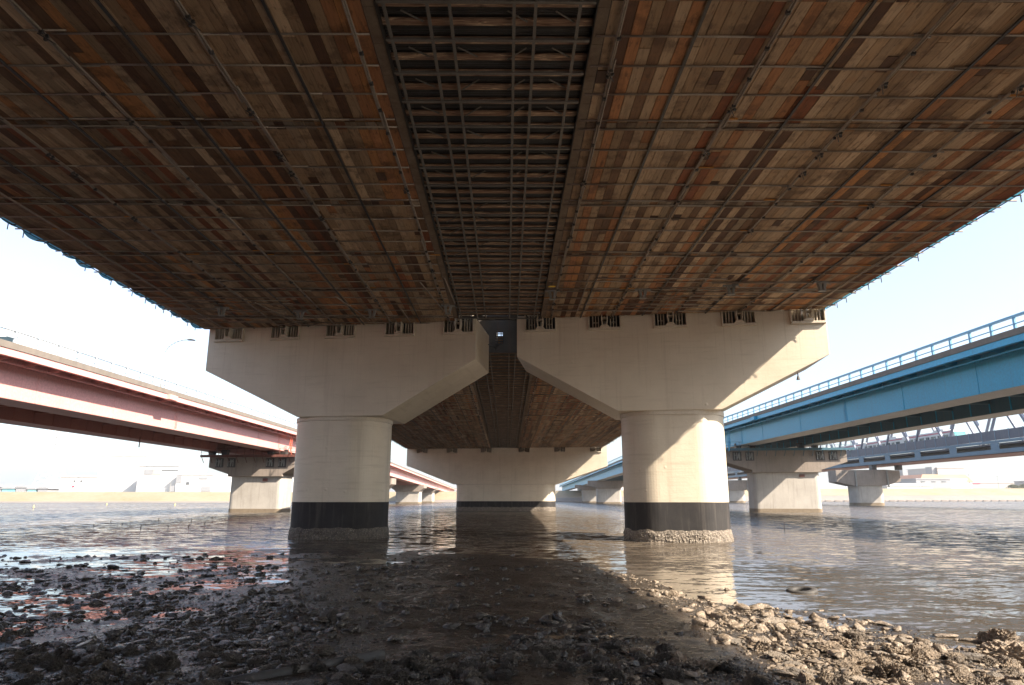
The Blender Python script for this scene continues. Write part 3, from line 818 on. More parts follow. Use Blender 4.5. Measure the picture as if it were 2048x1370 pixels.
def stepladder(parent, X, xa, y, z0, z1, m, s):
    b = MB()
    for d in (-.35, .35): b.tube((X(xa), y+d, z0), (X(xa), y+d, z1), .045, 6)
    z = z0
    while z < z1: b.tube((X(xa), y-.35, z), (X(xa), y+.35, z), .03, 5); z += .35
    for d in (-.35,.35): b.tube((X(xa), y+d, z1), (X(xa+1.2), y+d, z1+.5), .04, 6)
    b.tube((X(xa), y-.6, z0+.2), (X(xa-1.2), y-3.4, z0-1.1), .05, 6); b.tube((X(xa), y-.6, z0+1.0), (X(xa-1.2), y-3.4, z0-.2), .04, 6)
    for q in (0,.33,.66,1): b.tube((X(xa-1.2*q), y-.6-2.8*q, z0+.2-1.3*q), (X(xa-1.2*q), y-.6-2.8*q, z0+1.0-1.2*q), .035, 5)
    b.build('access_ladder', m, parent)
stepladder(pk[0], pk[2], 31.6, 101-pk[1].y, 8.7+pk[3](41)*1, 11.2+pk[3](41), M['vermilion'], -1)
stepladder(bl[0], bl[2], 33.0, 102-bl[1].y, 9.3+bl[3](41), 12.6+bl[3](41), M['blue'], 1)
# expansion box on the pink and blue fascias
for (tt, T, X, zat, zt, zr), xe, yj, m in ((pk, 30.9, 62.5, M['pink']), (bl, 32.4, 89, M['blue'])):
    x = X(xe); o = MB().box(x-.35, x+.35, yj-T.y-.7, yj-T.y+.7, zt-.36+zat(yj-T.y), zt+.08+zat(yj-T.y)).build('drain_box', m, tt, bevel=.02)
# scuppers hanging from the pink bridge
for y in (56, 78): 
    x = pk[2](41.5); z = 8.2+pk[3](y-60); MB().tube((x, y-60, z+.3), (x, y-60, z-.9), .06, 6).build('scupper_pipe', M['rust'], pk[0])

def side_pier(label, x0, x1, y, zc, zcap, ztop, c0, c1, walk, colm, s, group=None, small=False):
    t = empty('bridge_pier', ((x0+x1)/2, y, 0), -.10, label=label, cat='bridge pier')
    cx = (x0+x1)/2
    b = MB().prism([(x0-cx, zcap),(c0-cx, zc+.35),(c0-cx,zc),(c1-cx, zc),(c1-cx,zc+.35),(x1-cx, zcap),(x1-cx, ztop),(x0-cx, ztop)], 0, 5.0)
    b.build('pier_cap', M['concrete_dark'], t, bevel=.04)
    MB().prism(rr(c0-cx+.1, c1-cx-.1, .5, 4.5, .7, 4), .35, zc, 'z').build('column', colm, t)
    MB().prism(rr(c0-cx+.1, c1-cx-.1, .5, 4.5, .7, 4, grow=.05), -1, .5, 'z').build('tide_mark', M['tide'], t)
    if not small:
        wk = MB(); wk.box(x0-cx-.9, x1-cx+.9, -.9, -.1, ztop-.02, ztop+.07); wk.box(x0-cx-.9, x1-cx+.9, -.95, -.9, ztop-.25, ztop+.1)
        wo = wk.build('walkway', walk, t)
        w2 = MB()
        for xx in np.arange(x0-cx-.8, x1-cx+.9, 1.3): w2.tube((xx,-.9,ztop), (xx,-.9,ztop+1.0), .03, 5); w2.bar((xx,-.85,ztop-.05),(xx,-.03,ztop-1.0),.06,.06)
        for zz in (.5, 1.0): w2.tube((x0-cx-.9,-.9,ztop+zz), (x1-cx+.9,-.9,ztop+zz), .025, 5)
        w2.build('handrail', walk, wo)
        MB().box(c1-cx-3.0,c1-cx-2.3,.36,.49,zc-.65,zc-.25).build('number_plate', M['rust'], t)
        nb = MB(); nb.box(-.6,.6,-.06,.02,-.65,.65); nm = nb.mesh('anchor_plate', M['darksteel'])
        rg = MB()
        for a in range(3): rg.box(-.5+.37*a,-.38+.37*a,-.2,-.06,-.5,.5)
        rg.box(-.45,.4,-.2,-.1,.1,.2); rg.tube((0,-.25,-.3),(.2,-.25,.4),.08,6); rgm = rg.mesh('anchor_bolts', M['galv'])
        xc = [x0-cx+1.6, x0-cx+3.4, x1-cx-3.7, x1-cx-1.9]
        for q in xc:
            o = bpy.data.objects.new('anchor_plate', nm); COL.objects.link(o); o.parent = t; o.location = (q, 0, ztop-1.0)
            g = bpy.data.objects.new('anchor_bolts', rgm); COL.objects.link(g); g.parent = o
        br = MB()
        br.box(-.55,.55,.2,1.0,0,.25); br.prism([(-.35,.25),(.35,.25),(.5,.95),(-.5,.95)],.2,1.0); brm = br.mesh('bearing', M['darksteel'])
        for q in ((1.6,3.6,10.6,12.6) if s > 0 else (-1.6,-3.6,-10.6,-12.6)):
            o = bpy.data.objects.new('bearing', brm); COL.objects.link(o); o.parent = t
            o.location = ((32.6+q-cx if s > 0 else -31.1+q-cx), 1.0, ztop); 
    if group: t['group'] = group
    return t
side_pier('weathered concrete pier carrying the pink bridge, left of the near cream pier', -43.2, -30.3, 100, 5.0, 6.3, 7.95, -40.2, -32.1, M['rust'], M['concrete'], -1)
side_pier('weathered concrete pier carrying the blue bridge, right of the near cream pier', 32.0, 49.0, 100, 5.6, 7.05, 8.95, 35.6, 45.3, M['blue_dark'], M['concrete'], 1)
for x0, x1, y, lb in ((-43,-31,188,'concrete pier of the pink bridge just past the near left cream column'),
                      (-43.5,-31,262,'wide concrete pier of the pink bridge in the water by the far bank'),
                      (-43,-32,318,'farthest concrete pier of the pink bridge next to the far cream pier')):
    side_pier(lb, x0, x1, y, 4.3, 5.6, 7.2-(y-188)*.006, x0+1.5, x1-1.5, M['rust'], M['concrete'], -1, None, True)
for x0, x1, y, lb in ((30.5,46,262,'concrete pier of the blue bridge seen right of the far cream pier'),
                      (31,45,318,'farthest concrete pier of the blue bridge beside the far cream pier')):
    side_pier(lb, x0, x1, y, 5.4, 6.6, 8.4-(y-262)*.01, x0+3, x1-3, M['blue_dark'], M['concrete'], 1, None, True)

# lamp post on the pink bridge
lp = empty('street_lamp', (-41, 80, 11.6), label='slim pale curved street lamp standing on the pink bridge', cat='street lamp')
b = MB(); b.tube((0,0,-.6),(.25,0,7.4), .11, 8, .06); b.build('pole', M['galv'], lp, smooth=True)
b = MB(); prev = (.25,0,7.4)
for i in range(1, 9):
    a = R(80-i*10); q = (.25+2.4*(1-math.cos(R(i*11)))*.9+i*.06, 0, 7.4+1.5*math.sin(R(i*11))); b.tube(prev, q, .05, 6); prev = q
b.build('arm', M['galv'], lp, smooth=True)
b = MB(); b.prism([(-.1,-.08),(.75,-.14),(.8,-.02),(.3,.1),(-.1,.05)], -.14, .14); hd = b.build('lamp_head', M['darksteel'], lp, bevel=.03); hd.location = prev

# ------------------------------------------------------------ railway truss bridge with a train
rb = empty('railway_bridge', (100, 130, 8), label='grey blue railway truss bridge far right beyond the blue bridge', cat='bridge')
def RB(x0,x1,y0,y1,z0,z1,name,m,par=rb): return MB().box(x0-100,x1-100,y0-130,y1-130,z0-8,z1-8).build(name, m, par)
RB(100,100.5,40,420,13.0,13.5,'upper_chord',M['railblue']); RB(100,100.6,40,420,10.9,11.7,'lower_chord',M['railblue'])
RB(100.7,110,40,420,12.6,12.95,'track_deck',M['fence']); RB(109.4,110,40,420,10.9,11.7,'lower_chord',M['railblue'])
RB(100.7,109.3,40,420,10.75,10.85,'lower_bracing',M['pink_dark'])
RB(103.5,104,40,420,11.7,12.6,'stringer',M['darksteel'])
pmr = MB().box(0,.12,-1.2,1.2,3.7,4.98).mesh('bracing_post', M['railblue'])
for y in np.arange(-84, 280, 13.5):
    o = bpy.data.objects.new('bracing_post', pmr); COL.objects.link(o); o.parent = rb; o.location = (.02, y, 0)
fm = MB().box(-.04,.04,-1.95,1.95,5.55,7.5).mesh('fence_panel', M['fence'])
fp = MB().box(-.09,.0,-.09,.09,5.5,7.6).mesh('fence_post', M['railblue'])
for y in np.arange(-88, 280, 4.0):
    o = bpy.data.objects.new('fence_panel', fm); COL.objects.link(o); o.parent = rb; o.location = (.1, y, 0)
    g = bpy.data.objects.new('fence_post', fp); COL.objects.link(g); g.parent = o; g.location = (0, 2, 0)
tb = MB()
for xx in (1.6, 9.6):
    for y in np.arange(-80, 270, 13.5):
        dg = MB(); dg.bar((xx, y, 5.2), (xx, y+6.75, 16.5), .55, .5); dg.bar((xx, y+13.5, 5.2), (xx, y+6.75, 16.5), .45, .35)
        dg.build('truss_diagonal', M['truss'], rb)
    tb.box(xx-.3, xx+.3, -84, 285, 16.3, 17.0)
tb.build('top_chord', M['truss'], rb)
for y, lb in ((190,'stubby pale pier with angular cap under the railway bridge, right of the blue bridge pier'),(300,'farther pale railway pier seen just right of the near right cream column'),(82,'railway bridge pier standing outside the right edge of the view')):
    if y == 82: continue
    t = empty('bridge_pier', (97.8, y, 0), -.1, label=lb, cat='bridge pier')
    MB().prism([(-8.3,6.2),(-3.9,5.2),(4.2,5.2),(8.3,6.3),(8.3,9.2),(4.4,9.45),(-8.3,9.4)], -3.0, 3.0).build('pier_cap', M['concrete_dark'], t, bevel=.05)
    MB().prism(rr(-4.0, 4.1, -2.6, 2.6, 1.6, 6), .7, 5.2, 'z').build('column', M['concrete'], t)
    MB().prism(rr(-4.0, 4.1, -2.6, 2.6, 1.6, 6, grow=.06), -1, .75, 'z').build('tide_mark', M['tide'], t)
    for x in (-3.2, 5.0): MB().box(x-.2, x+.2, -3.25, -3.02, 4.9, 9.2).build('drain_pipe', M['galv'], t)
    for x in (1.8, 8.5): MB().box(x-.6+.9, x+.6+.9, -1, 1, 9.45, 10.75).build('bearing', M['darksteel'], t)

tr = empty('commuter_train', (104.5, 157, 13.7), label='silver commuter train with crimson stripes crossing the railway bridge', cat='train')
L = 19.5
for i in range(8):
    y0 = i*20.0
    if i == 0:
        prof = [(0.0,.4),(0.0,1.2),(.35,2.5),(.9,3.75),(L,3.85),(L,.4)]
        c = MB().prism(prof, -1.45, 1.45, 'x')
    else: c = MB().box(-1.45,1.45,0,L,.4,3.8)
    c.build('carriage', M['train'], tr, bevel=.12).location = (0, y0, 0)
    cr = tr.children[-1]
    b = MB(); b.box(-1.50,-1.462,1.4,L-.3,1.15,1.32); b.box(-1.50,-1.462,1.4,L-.3,3.2,3.45); b.build('stripe', M['crimson'], cr)
    for k in range(4):
        yy = 2.6+k*4.7
        MB().box(-1.49,-1.458,yy,yy+1.9,1.75,2.75).build('window', M['glass'], cr)
        MB().box(-1.488,-1.456,yy+2.6,yy+3.2,1.75,2.75).build('door_window', M['glass'], cr); MB().box(-1.488,-1.456,yy+3.35,yy+3.95,1.75,2.75).build('door_window', M['glass'], cr)
    if i: MB().box(-1.1,1.1,-.45,0,.8,3.6).build('gangway', M['darksteel'], cr)
    MB().box(-.9,.9,5,9,3.85,4.25).build('roof_unit', M['train'], cr)
    if i == 0:
        MB().prism([(-.05,1.5),(.30,2.45),(.62,3.35),(.66,3.33),(.34,2.4),(0,1.5)], -1.32, 1.32, 'x').build('windscreen', M['screen'], cr)
        MB().box(-1.3,1.3,-.06,-.002,.85,1.2).build('front_stripe', M['crimson'], cr)

# ------------------------------------------------------------ far bank: pylon, buildings, shrubs
def pylon(x, y, h, label):
    t = empty('transmission_pylon', (x, y, 4), label=label, cat='pylon')
    b = MB(); wb, wt = 11, 1.6
    def hw(z): return wb+(wt-wb)*min(1, z/(h*.72)) if z < h*.72 else wt
    zs = np.linspace(0, h, 13)
    for i in range(12):
        a, c = zs[i], zs[i+1]; A, C_ = hw(a), hw(c)
        for sx, sy in ((-1,-1),(1,-1),(1,1),(-1,1)): b.bar((sx*A, sy*A, a), (sx*C_, sy*C_, c), .5, .5)
        for (p, q) in (((-1,-1),(1,-1)),((1,-1),(1,1)),((1,1),(-1,1)),((-1,1),(-1,-1))):
            b.bar((p[0]*A, p[1]*A, a), (q[0]*C_, q[1]*C_, c), .25, .25); b.bar((q[0]*A, q[1]*A, a), (p[0]*C_, p[1]*C_, c), .25, .25)
    b.build('lattice', M['bwhite'], t)
    for z in (h*.74, h*.85, h*.96):
        c = MB(); c.bar((-9,0,z),(9,0,z),.6,.5); c.bar((-9,0,z),(0,0,z+3),.3,.3); c.bar((9,0,z),(0,0,z+3),.3,.3)
        for q in (-8.6,8.6): c.tube((q,0,z),(q,0,z-2.6),.25,6)
        c.build('cross_arm', M['bwhite'], t)
pylon(-391, 600, 58, 'tall pale lattice transmission pylon on the left bank')

def building(name, x0, x1, y0, y1, z1, m, label, wins=(), roof=None, roofm=None, zb=4.5, extras=()):
    t = empty(name, ((x0+x1)/2, y0, zb), label=label, cat='building')
    cx, h = (x0+x1)/2, z1-zb
    MB().box(x0-cx, x1-cx, 0, y1-y0, -3, h).build('wall', m, t)
    if roof: MB().prism([(x0-cx-1, h+.02),(x1-cx+1, h+.02),(x1-cx-(x1-x0)*.12, h+roof),(x0-cx+(x1-x0)*.05, h+roof)], -.5, y1-y0+.5).build('roof', roofm, t)
    else: MB().box(x0-cx-.4, x1-cx+.4, -.4, y1-y0+.4, h+.01, h+.8).build('parapet', m, t)
    for (a, c, d, e, wm) in wins: MB().box(a-cx, c-cx, -.25, -.01, d-zb, e-zb).build('window', wm or M['window'], t)
    for (a, c, d, e, f, g, em) in extras: MB().box(a-cx, c-cx, d, e, f-zb, g-zb).build('rooftop_unit', em, t)
    return t
f4 = 450/1335.
def bx(px, y=450): return (px-1014)*y/1335.
def bz(py, y=450): return 2+(996-py)*y/1335.
building('factory', bx(232), bx(322), 450, 500, bz(917), M['bwhite'], 'tallest pale blank factory hall on the left bank', extras=[(bx(250),bx(262),5,20,bz(917),bz(911),M['bwhite'])])
building('factory', bx(162,440), bx(231,440), 440, 480, bz(957,440), M['bwhite'], 'low pale shed beside the tallest factory hall', wins=[(bx(188,440),bx(191,440),bz(966,440),bz(963,440),None),(bx(201,440),bx(204,440),bz(966,440),bz(963,440),None),(bx(186,440),bx(190,440),bz(976,440),bz(973,440),M['crimson'])])
building('factory', bx(308,430), bx(384,430), 430, 470, bz(936,430), M['bwhite'], 'white factory with one large dark window under the pink bridge', wins=[(bx(320,430),bx(336,430),bz(952,430),bz(942,430),M['bgrey']),(bx(337,430),bx(352,430),bz(953,430),bz(942,430),M['bbeige']),(bx(353,430),bx(386,430),bz(945,430),bz(943.5,430),None),(bx(322,430),bx(386,430),bz(938,430),bz(936,430),M['bgrey'])], extras=[(bx(328,430),bx(337,430),4,10,bz(936,430),bz(930,430),M['bgrey'])])
building('factory', bx(382,425), bx(452,425), 425, 455, bz(953,425), M['bwhite'], 'lower white building with a stair tower left of the pink bridge pier', wins=[(bx(382,425),bx(392,425),bz(968,425),bz(955,425),M['bgrey']),(bx(402,425),bx(408,425),bz(971,425),bz(966,425),None),(bx(425,425),bx(442,425),bz(961,425),bz(957,425),M['bgrey']),(bx(432,425),bx(450,425),bz(984,425),bz(975,425),M['bgrey']),(bx(372,425),bx(380,425),bz(984,425),bz(973,425),M['bgrey'])])
building('office_block', bx(560,430), bx(592,430), 430, 455, bz(958,430), M['bwhite'], 'small pale block between the pink bridge pier and the near cream column', wins=[(bx(564,430),bx(588,430),bz(972,430),bz(968,430),M['bgrey'])])
for i, (a, c, tp) in enumerate(((-20,22,978),(24,52,976),(54,78,979),(80,100,977),(102,118,980),(122,140,979))):
    building('warehouse', bx(a,460), bx(c,460), 460, 480, bz(tp,460), M['teal'] if i % 2 == 0 else M['bgrey'], ['long teal shed at the left edge of the far bank','grey shed next to the long teal shed','teal shed between two grey sheds left of the pylon','grey shed at the left foot of the pylon','teal shed between the legs of the pylon','grey shed at the right foot of the pylon'][i], roof=1.2, roofm=M['bgrey'])
# right bank
def rx(px, y=600): return (px-1014)*y/1335.
building('hall', rx(1757), rx(1850), 560, 600, bz(966,560), M['bwhite'], 'low hall with a broad pale orange roof on the right bank', roof=6, roofm=M['roof_orange'], zb=8, wins=[(rx(1762),rx(1784),bz(967,560)-2,bz(962,560)-1.4,M['truss']),(rx(1786),rx(1800),bz(967,560)-2.3,bz(965,560)-1.8,M['roof_orange'])])
building('warehouse', rx(1790), rx(1845), 660, 700, bz(946,660), M['bgrey'], 'long grey warehouse behind the orange roofed hall', zb=8, extras=[(rx(1778,660),rx(1788,660),0,10,9,bz(943,660),M['bgrey'])])
building('warehouse', rx(1846,640), rx(1898,640), 640, 690, bz(940,640), M['bbeige'], 'large plain beige warehouse right of the orange roofed hall', zb=8, extras=[(rx(1838,640),rx(1848,640),2,12,9,bz(937,640),M['bgrey'])])
building('shed', rx(1802,545), rx(1868,545), 545, 575, bz(960,545)-.5, M['bgrey'], 'flat grey shed with three small windows before the beige warehouse', zb=8, wins=[(rx(a,545),rx(a+8,545),bz(966,545),bz(964.5,545),None) for a in (1811,1831,1851)])
building('shed', rx(1868,550), rx(1900,550), 550, 580, bz(961,550)-.4, M['bwhite'], 'white cube shed at the foot of the beige warehouse', zb=8)
building('tent_hall', rx(1745,520), rx(1832,520), 520, 540, bz(974,520), M['bwhite'], 'long low white tent roofed hall behind the levee grass', zb=8, roof=2.2, roofm=M['bwhite'])
building('office_block', rx(1905,640), rx(2060,640), 640, 660, bz(968,640), M['bbeige'], 'very long low beige building along the right horizon', zb=8, wins=[(rx(1908,640),rx(1925,640),bz(970,640),bz(967.5,640),M['crimson'])])
building('office_block', rx(2024,600), rx(2046,600), 600, 620, bz(965,600), M['bgrey'], 'small grey block at the right edge of the far levee', zb=8)
building('warehouse', rx(1225,560), rx(1300,560), 560, 600, bz(963,560), M['bwhite'], 'pale warehouse between the blue bridge pier and the right cream column', zb=6)
building('warehouse', rx(1455,600), rx(1512,600), 600, 630, bz(968,600), M['bbeige'], 'beige warehouse behind the blue bridge pier', zb=7)

# dark shrubs on the right levee
def shrub(x, y, z, w_, h, label):
    b = MB()
    for i in range(900):
        u = random.gauss(0, .33); v_ = random.random()**.8
        p = Vector((x*0+u*w_, random.gauss(0, .25)*w_*.25, v_*h*max(.15, 1-(u*1.2)**2)))
        r_ = random.uniform(.15, .4); n_ = len(b.v)
        d1 = Vector((random.gauss(0,1),random.gauss(0,1),random.gauss(0,1))).normalized()*r_; d2 = d1.orthogonal().normalized()*r_
        b.v += [tuple(p-d1), tuple(p+d2), tuple(p+d1), tuple(p-d2)]; b.f.append((n_, n_+1, n_+2, n_+3))
    st = MB()
    for i in range(7): st.tube((random.uniform(-.3,.3)*w_,0,-.5), (random.uniform(-.4,.4)*w_,0,h*.6), .08, 5)
    t = empty('shrub', (x, y, z), label=label, cat='shrub'); b.build('foliage', M['leaf'], t); st.build('stems', M['stick'], t)
shrub(rx(1988,480), 480, 8.2, 7, 3.0, 'left part of the dark shrub clump on the right levee')
shrub(rx(2008,482), 482, 8.2, 7, 3.2, 'right part of the dark shrub clump on the right levee')
# dark block edging along the right bank foot
b = MB(); n_ = 0
for x in np.arange(60, 620, 6.0):
    y = float(np.interp(x, [p[0] for p in BANK], [p[1] for p in BANK])); b.box(x, x+3, y-.8, y-.1, -.3, .7)
b.build('edging_blocks', M['concrete_dark'], kind='stuff', label='row of dark edging blocks along the foot of the right bank', cat='edging')

# ------------------------------------------------------------ stones, rubble, tyre, sticks
def stone_mesh(seed, flat=False, sub=4, spiky=.5):
    rs = random.Random(seed); bm = bmesh.new(); bmesh.ops.create_icosphere(bm, subdivisions=sub, radius=1)
    off = Vector((rs.uniform(0,50), rs.uniform(0,50), rs.uniform(0,50)))
    sc_ = Vector((rs.uniform(.8,1.25), rs.uniform(.75,1.1), rs.uniform(.55,.85)*(.45 if flat else 1)))
    # a few random cutting planes make it angular
    cuts = [(Vector((rs.gauss(0,1), rs.gauss(0,1), rs.gauss(0,1))).normalized(), rs.uniform(.34,.72)) for _ in range(8)]
    for v in bm.verts:
        p = v.co.copy(); d = p.normalized()
        for n_, c in cuts:
            q = p.dot(n_)
            if q > c: p -= n_*(q-c)*.9
        a = noise.noise(d*1.6+off)*.22
        f = noise.noise(d*5+off)*.10 + max(0, noise.noise(d*8+off))*.45*spiky + abs(noise.noise(d*15+off))*.26*spiky + (noise.noise(d*34+off)*.13*spiky if sub > 3 else 0)
        p *= 1+a+(f if not flat else f*.35)
        v.co = Vector((p.x*sc_.x, p.y*sc_.y, p.z*sc_.z))
    me = bpy.data.meshes.new('stone'); bm.to_mesh(me); bm.free()
    me.materials.append(M['rock_flat'] if flat else M['rock'])
    return me
protos = [stone_mesh(s, False, 5, 1.0) for s in range(7)] + [stone_mesh(40+s, True, 3) for s in range(3)]
wet_shaded_protos = []
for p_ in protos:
    q_ = p_.copy(); q_.name = 'wet_shaded_stone'; q_.materials.clear(); q_.materials.append(M['rock_wet_shaded']); wet_shaded_protos.append(q_)
def is_wet_shaded(x): return random.random() > (x-.8)/2.6      # flat: wet stones with deck shade put into the colour; right shore: lit copies
def shore(x): return float(np.interp(x, SHX, SHY))
def dens(x, y):
    sd = shore(x)-y
    clus = fbm(x+31, y*1.0, .55, 3)+.5*fbm(x, y, 1.9, 2)
    if x > 3.0:
        if sd < -.3: return .045 if sd > -4 else .004
        return .72 + clus*1.1
    if x < -2.5:
        if y > 27: return .02
        base = 1.05 - max(0, y-22)*.18
        return base + clus*1.5 - .15
    base = np.interp(y, [8, 11, 14, 17, 20, 25], [.36, .30, .2, .1, .04, .0])
    return base + clus*.9
def place_stone(x, y, s, mi=None, rz=None, label=None, group=None, cat='stone', sink=.35, name='stone', sz=1.0):
    me_ = (wet_shaded_protos if is_wet_shaded(x) else protos)[mi if mi is not None else random.randrange(len(protos))]
    o = bpy.data.objects.new(name, me_); COL.objects.link(o)
    o.location = (x, y, ground_z(x, y)+s*.5*(1-2*sink)*.6); o.scale = (s, s*random.uniform(.8,1.1), s*random.uniform(.75,1.0)*sz)
    o.rotation_euler = (random.uniform(-.25,.25), random.uniform(-.25,.25), random.uniform(0, 6.28) if rz is None else rz)
    return tag(o, label, cat, group)
hero = [ # x, y, half size, proto, label
 (6.95,10.25,.30,0,'largest knobbly boulder at the right edge of the sunlit shore'),
 (5.7,9.0,.27,8,'flat pale slab leaning among the sunlit stones lower right'),
 (6.3,9.15,.30,3,'wide barnacled boulder below the largest one at lower right'),
 (7.2,8.9,.30,5,'barnacled boulder at the lower right corner of the picture'),
 (4.3,11.7,.28,7,'broad flat light stone in the middle of the sunlit shore'),
 (4.95,16.0,.17,1,'lone round stone in the shallow water right of the tyre'),
 (4.9,14.3,.14,7,'low dark stone in the shallow water below the lone round stone'),
 (3.55,15.1,.17,2,'stone standing in the water nearest left of the tyre'),
 (9.25,11.9,.26,4,'dark stone in the water at the far right edge'),
 (-2.75,11.3,.17,2,'pale pitted stone on the dark mud left of centre'),
 (-3.0,10.3,.15,8,'grey angular stone just below the pale pitted stone'),
 (-1.62,7.9,.14,1,'grey block resting on the half buried pipe'),
 (2.1,7.9,.16,6,'grey pointed stone at the bottom edge in the sun shadow line'),
 (-5.6,8.9,.18,3,'dark lump among the puddles at lower left'),
 (-4.9,8.7,.17,6,'second dark lump among the lower left puddles'),
 (.55,8.9,.17,0,'shaded barnacled clump at bottom centre right'),
]
for x, y, s, mi, lb in hero: place_stone(x, y, s, mi, label=lb, name='boulder' if s > .25 else 'stone', cat='boulder' if s > .25 else 'stone')
cands = []
tries = 0
while len(cands) < 21000 and tries < 260000:
    tries += 1
    y = 7.0/(1-random.random()*.76)**.9 if random.random() < .6 else random.uniform(7, 28)
    hw = y*.80+.6; x = random.uniform(-hw, hw)
    if random.random() > dens(x, y): continue
    s = min(.13, .0105*random.paretovariate(1.42))
    if x > 3: s *= 1.15
    cands.append((x, y, s))
cands.sort(key=lambda c: -c[2]/c[1])
big, small = cands[:280], cands[280:]
for x, y, s in big:
    sz = 'large' if s > .085 else ('medium' if s > .045 else 'small')
    nr = 'at the very bottom of the picture' if y < 9.2 else ('in the lower foreground' if y < 12 else 'further back towards the water')
    if x > 3.2: sd = shore(x)-y; lb = f'{sz} sunlit barnacled stone ' + ('standing in the shallow water on the right' if sd < .1 else 'on the dry right shore, '+nr)
    elif x < -3: lb = f'{sz} wet shade-darkened stone among the left puddles, {nr}'
    else: lb = f'{sz} shaded shelly stone on the middle mud, {nr}'
    place_stone(x, y, s, label=lb, group=lb.replace('stone', 'stones', 1))
def lowstone(seed, sub=1):
    m_ = stone_mesh(seed, seed % 3 == 0, sub, 1.2); v = np.array([q.co[:] for q in m_.vertices]); f = np.array([p.vertices[:] for p in m_.polygons]); return v, f
lows = [lowstone(100+i, 2) for i in range(10)] + [lowstone(130+i, 1) for i in range(6)]
def rubble(name, items, lb, cat, m_):
    VV = []; FF = []; n_ = 0
    for x, y, s in items:
        v, f = lows[random.randrange(10) if s/y > .0016 else 10+random.randrange(6)]; a = random.uniform(0, 6.28); ca, sa = math.cos(a), math.sin(a)
        q = v*np.array([s*random.uniform(.8,1.3), s*random.uniform(.7,1.1), s*random.uniform(.6,1.0)])
        q = np.stack([q[:,0]*ca-q[:,1]*sa+x, q[:,0]*sa+q[:,1]*ca+y, q[:,2]+ground_z(x, y)+s*.15], 1)
        VV.append(q); FF.append(f+n_); n_ += len(v)
    V_ = np.concatenate(VV); F_ = np.concatenate(FF)
    me_ = bpy.data.meshes.new(name); me_.vertices.add(len(V_)); me_.vertices.foreach_set('co', V_.ravel())
    me_.loops.add(F_.size); me_.loops.foreach_set('vertex_index', F_.ravel().astype(np.int32)); me_.polygons.add(len(F_))
    me_.polygons.foreach_set('loop_start', np.arange(0, F_.size, 3, dtype=np.int32)); me_.polygons.foreach_set('loop_total', np.full(len(F_), 3, dtype=np.int32))
    me_.update(calc_edges=True); me_.materials.append(m_)
    o = bpy.data.objects.new(name, me_); COL.objects.link(o); tag(o, lb, cat, kind='stuff')
wet_shaded_small = [c for c in small if is_wet_shaded(c[0])]; _ws = set(wet_shaded_small); dry_lit_small = [c for c in small if c not in _ws]
rubble('rubble', wet_shaded_small, 'countless small wet stones darkened for shade, strewn over the left and middle mudflat', 'rubble', M['rubble_wet_shaded'])
rubble('rubble', dry_lit_small, 'countless small tan stones strewn over the right hand shore', 'rubble', M['rubble'])

# broken shell flakes, the pale specks that catch the light all over the mud
VV = []; FF = []
random.seed(21)
while len(FF) < 60000:
    y = 7.0/(1-random.random()*.72)**.9; hw = y*.80+.6; x = random.uniform(-hw, hw)
    if random.random() > dens(x, y)*.9+.02 or y > 24: continue
    r_ = random.uniform(.006, .022)*(1+.02*y); z = ground_z(x, y) + abs(random.gauss(0, .018))
    if z < .0: continue
    nrm_ = Vector((random.gauss(0,.7), random.gauss(0,.7), 1)).normalized(); a_ = nrm_.orthogonal().normalized(); c_ = nrm_.cross(a_); th = random.uniform(0,6.28); k = len(VV)
    for q in range(4):
        an = th+q*1.57+random.uniform(-.4,.4); rr_ = r_*random.uniform(.5,1.2)
        p = Vector((x,y,z+.01))+a_*(rr_*math.cos(an))+c_*(rr_*math.sin(an)); VV.append(tuple(p))
    VV.append(tuple(Vector((x,y,z-.004))))
    FF += [(k,k+1,k+2,k+3),(k,k+4,k+1),(k+1,k+4,k+2),(k+2,k+4,k+3),(k+3,k+4,k)]
me_ = bpy.data.meshes.new('shells'); me_.from_pydata(VV, [], FF); me_.materials.append(M['crust'])
o = bpy.data.objects.new('shells', me_); COL.objects.link(o); tag(o, 'pale broken oyster shells sprinkled over the mud and stones', 'shells', kind='stuff')

# old tyre lying in the shallows
ty = empty('tyre', (5.75, 15.9, .05), 0, label='old black tyre lying flat in the shallow water', cat='tyre'); ty.location = (4.35+2.1, 15.7, .015)
b = MB(); nu, nv = 40, 14
for i in range(nu):
    a = 2*math.pi*i/nu
    for j in range(nv):
        c = 2*math.pi*j/nv; pr_ = .245+.075*math.copysign(abs(math.cos(c))**.7, math.cos(c)); zz = .055*math.copysign(abs(math.sin(c))**.7, math.sin(c))
        if pr_ > .29: pr_ += .008*((i % 2)*2-1)
        b.v.append((pr_*math.cos(a), pr_*math.sin(a), zz))
for i in range(nu):
    for j in range(nv): b.f.append((i*nv+j, ((i+1) % nu)*nv+j, ((i+1) % nu)*nv+(j+1) % nv, i*nv+(j+1) % nv))
b.build('tread', M['rubber'], ty, smooth=True)
ty.rotation_euler = (R(4), R(-5), 0)
# half buried pipe at the bottom of the picture
b = MB(); b.tube((-3.2,7.2,ground_z(-3.2,7.2)-.02), (-1.37,8.2,ground_z(-1.37,8.2)+.045), .06, 16)
b.build('buried_pipe', M['rubber'], smooth=True, label='dark plastic pipe half buried in the mud at the bottom edge', cat='pipe')
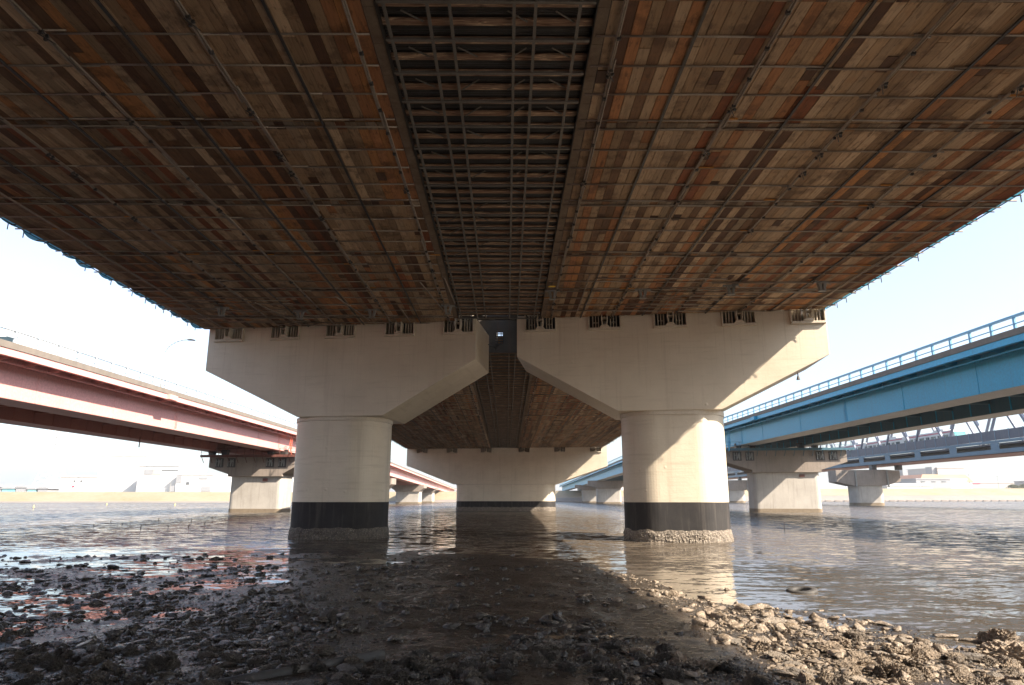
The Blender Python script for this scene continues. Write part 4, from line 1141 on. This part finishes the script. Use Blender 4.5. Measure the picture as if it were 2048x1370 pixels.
# sticks poking from the water on the left
def stick(x, y, h, lean): 
    b = MB(); b.tube((0,0,-.3),(lean*.5,0,h*.6),.04,5,.03); b.tube((lean*.5,0,h*.6),(lean*1.2,.05,h),.03,5,.015)
    if random.random() < .5: b.tube((lean*.4,0,h*.4),(lean*.4-.04,.02,h*.8),.025,5,.012)
    o = b.build('stick', M['stick'], smooth=True); o.location = (x, y, 0); return tag(o, 'thin black waterlogged stick poking out of the water left of the near pier', 'stick', 'sticks in the water on the left')
for (px, yy) in ((230,52),(262,60),(285,55),(320,48),(352,66),(372,50),(415,62),(440,55),(455,70),(480,58),(528,48),(567,46),(410,50),(300,75),(505,66)):
    stick((px-1014)*yy/1345, yy, random.uniform(.1,.26), random.uniform(-.08,.08))
for (px, yy, lb) in ((1182,90,'thin stick in the shaded water beside the far cream pier'),(1543,46,'thin stick in the water right of the near right cream pier')):
    stick((px-1014)*yy/1345, yy, .45, .05); o = COL.objects[-1]; o['label'] = lb
    if 'group' in o: del o['group']
for (px, yy) in ((119,150),(256,200),(385,190)):
    b = MB(); b.tube((0,0,-.2),(0,0,.55),.22,10,.1); o = b.build('buoy', M['float'], smooth=True, label='small ochre buoy floating near the left bank', cat='buoy', group='small buoys near the left bank'); o.location = ((px-1014)*yy/1335, yy, 0)

# ------------------------------------------------------------ a truck on the pink bridge, poles on the far bank
tk = empty('box_truck', (-36.5, 50, 11.25), label='white box truck driving on the pink bridge behind its railing', cat='truck')
MB().box(-1.1,1.1,0,5.2,.9,3.1).build('cargo_box', M['bwhite'], tk, bevel=.04)
MB().prism([(-1.6,.5),(-1.6,1.3),(-1.25,2.35),(-.05,2.4),(-.05,.5)], -1.02, 1.02, 'x').build('cab', M['bwhite'], tk, bevel=.05)
MB().box(-1.1,1.1,-.2,5.2,.6,.88).build('chassis', M['darksteel'], tk)
MB().prism([(-1.59,1.42),(-1.30,2.2),(-1.33,2.22),(-1.63,1.42)], -.9, .9, 'x').build('windscreen', M['glass'], tk)
for x in (-1.0, .76):
    for y in (-.75, 3.9): MB().tube((x,y,.42),(x+.24,y,.42),.42,16).build('wheel', M['rubber'], tk, smooth=False)
for (px, yy, h, lb) in ((18,330,9,'thin pole at the far left end of the left bank'),(196,345,8,'thin pole in front of the low pale shed'),(268,350,9,'thin pole before the tallest factory hall'),(372,350,8,'thin pole before the white factory with the dark window'),(1905,470,10,'thin pole right of the beige warehouse'),(1960,470,9,'thin pole before the long low beige building'),(1812,470,8,'thin pole before the orange roofed hall')):
    t = empty('utility_pole', ((px-1014)*yy/1335, yy, 5 if px < 1000 else 8), label=lb, cat='pole')
    MB().tube((0,0,-1),(0,0,h),.14,6,.08).build('mast', M['galv'], t); MB().box(-.9,.9,-.06,.06,h-.9,h-.75).build('crossarm', M['galv'], t)
# ------------------------------------------------------------ the air: a thin even haze over the river
hm = bpy.data.materials.new('thin_haze'); hm.use_nodes = True; ht = hm.node_tree
for n_ in list(ht.nodes): ht.nodes.remove(n_)
pv = ht.nodes.new('ShaderNodeVolumePrincipled'); pv.inputs['Color'].default_value = (.93,.95,.98,1); pv.inputs['Density'].default_value = .0002; pv.inputs['Anisotropy'].default_value = .2
ho = ht.nodes.new('ShaderNodeOutputMaterial'); ht.links.new(pv.outputs[0], ho.inputs['Volume'])
MB().box(-5200,5200,-560,5200,-3,90).build('haze', hm, kind='stuff', label='thin pale haze over the river', cat='haze')
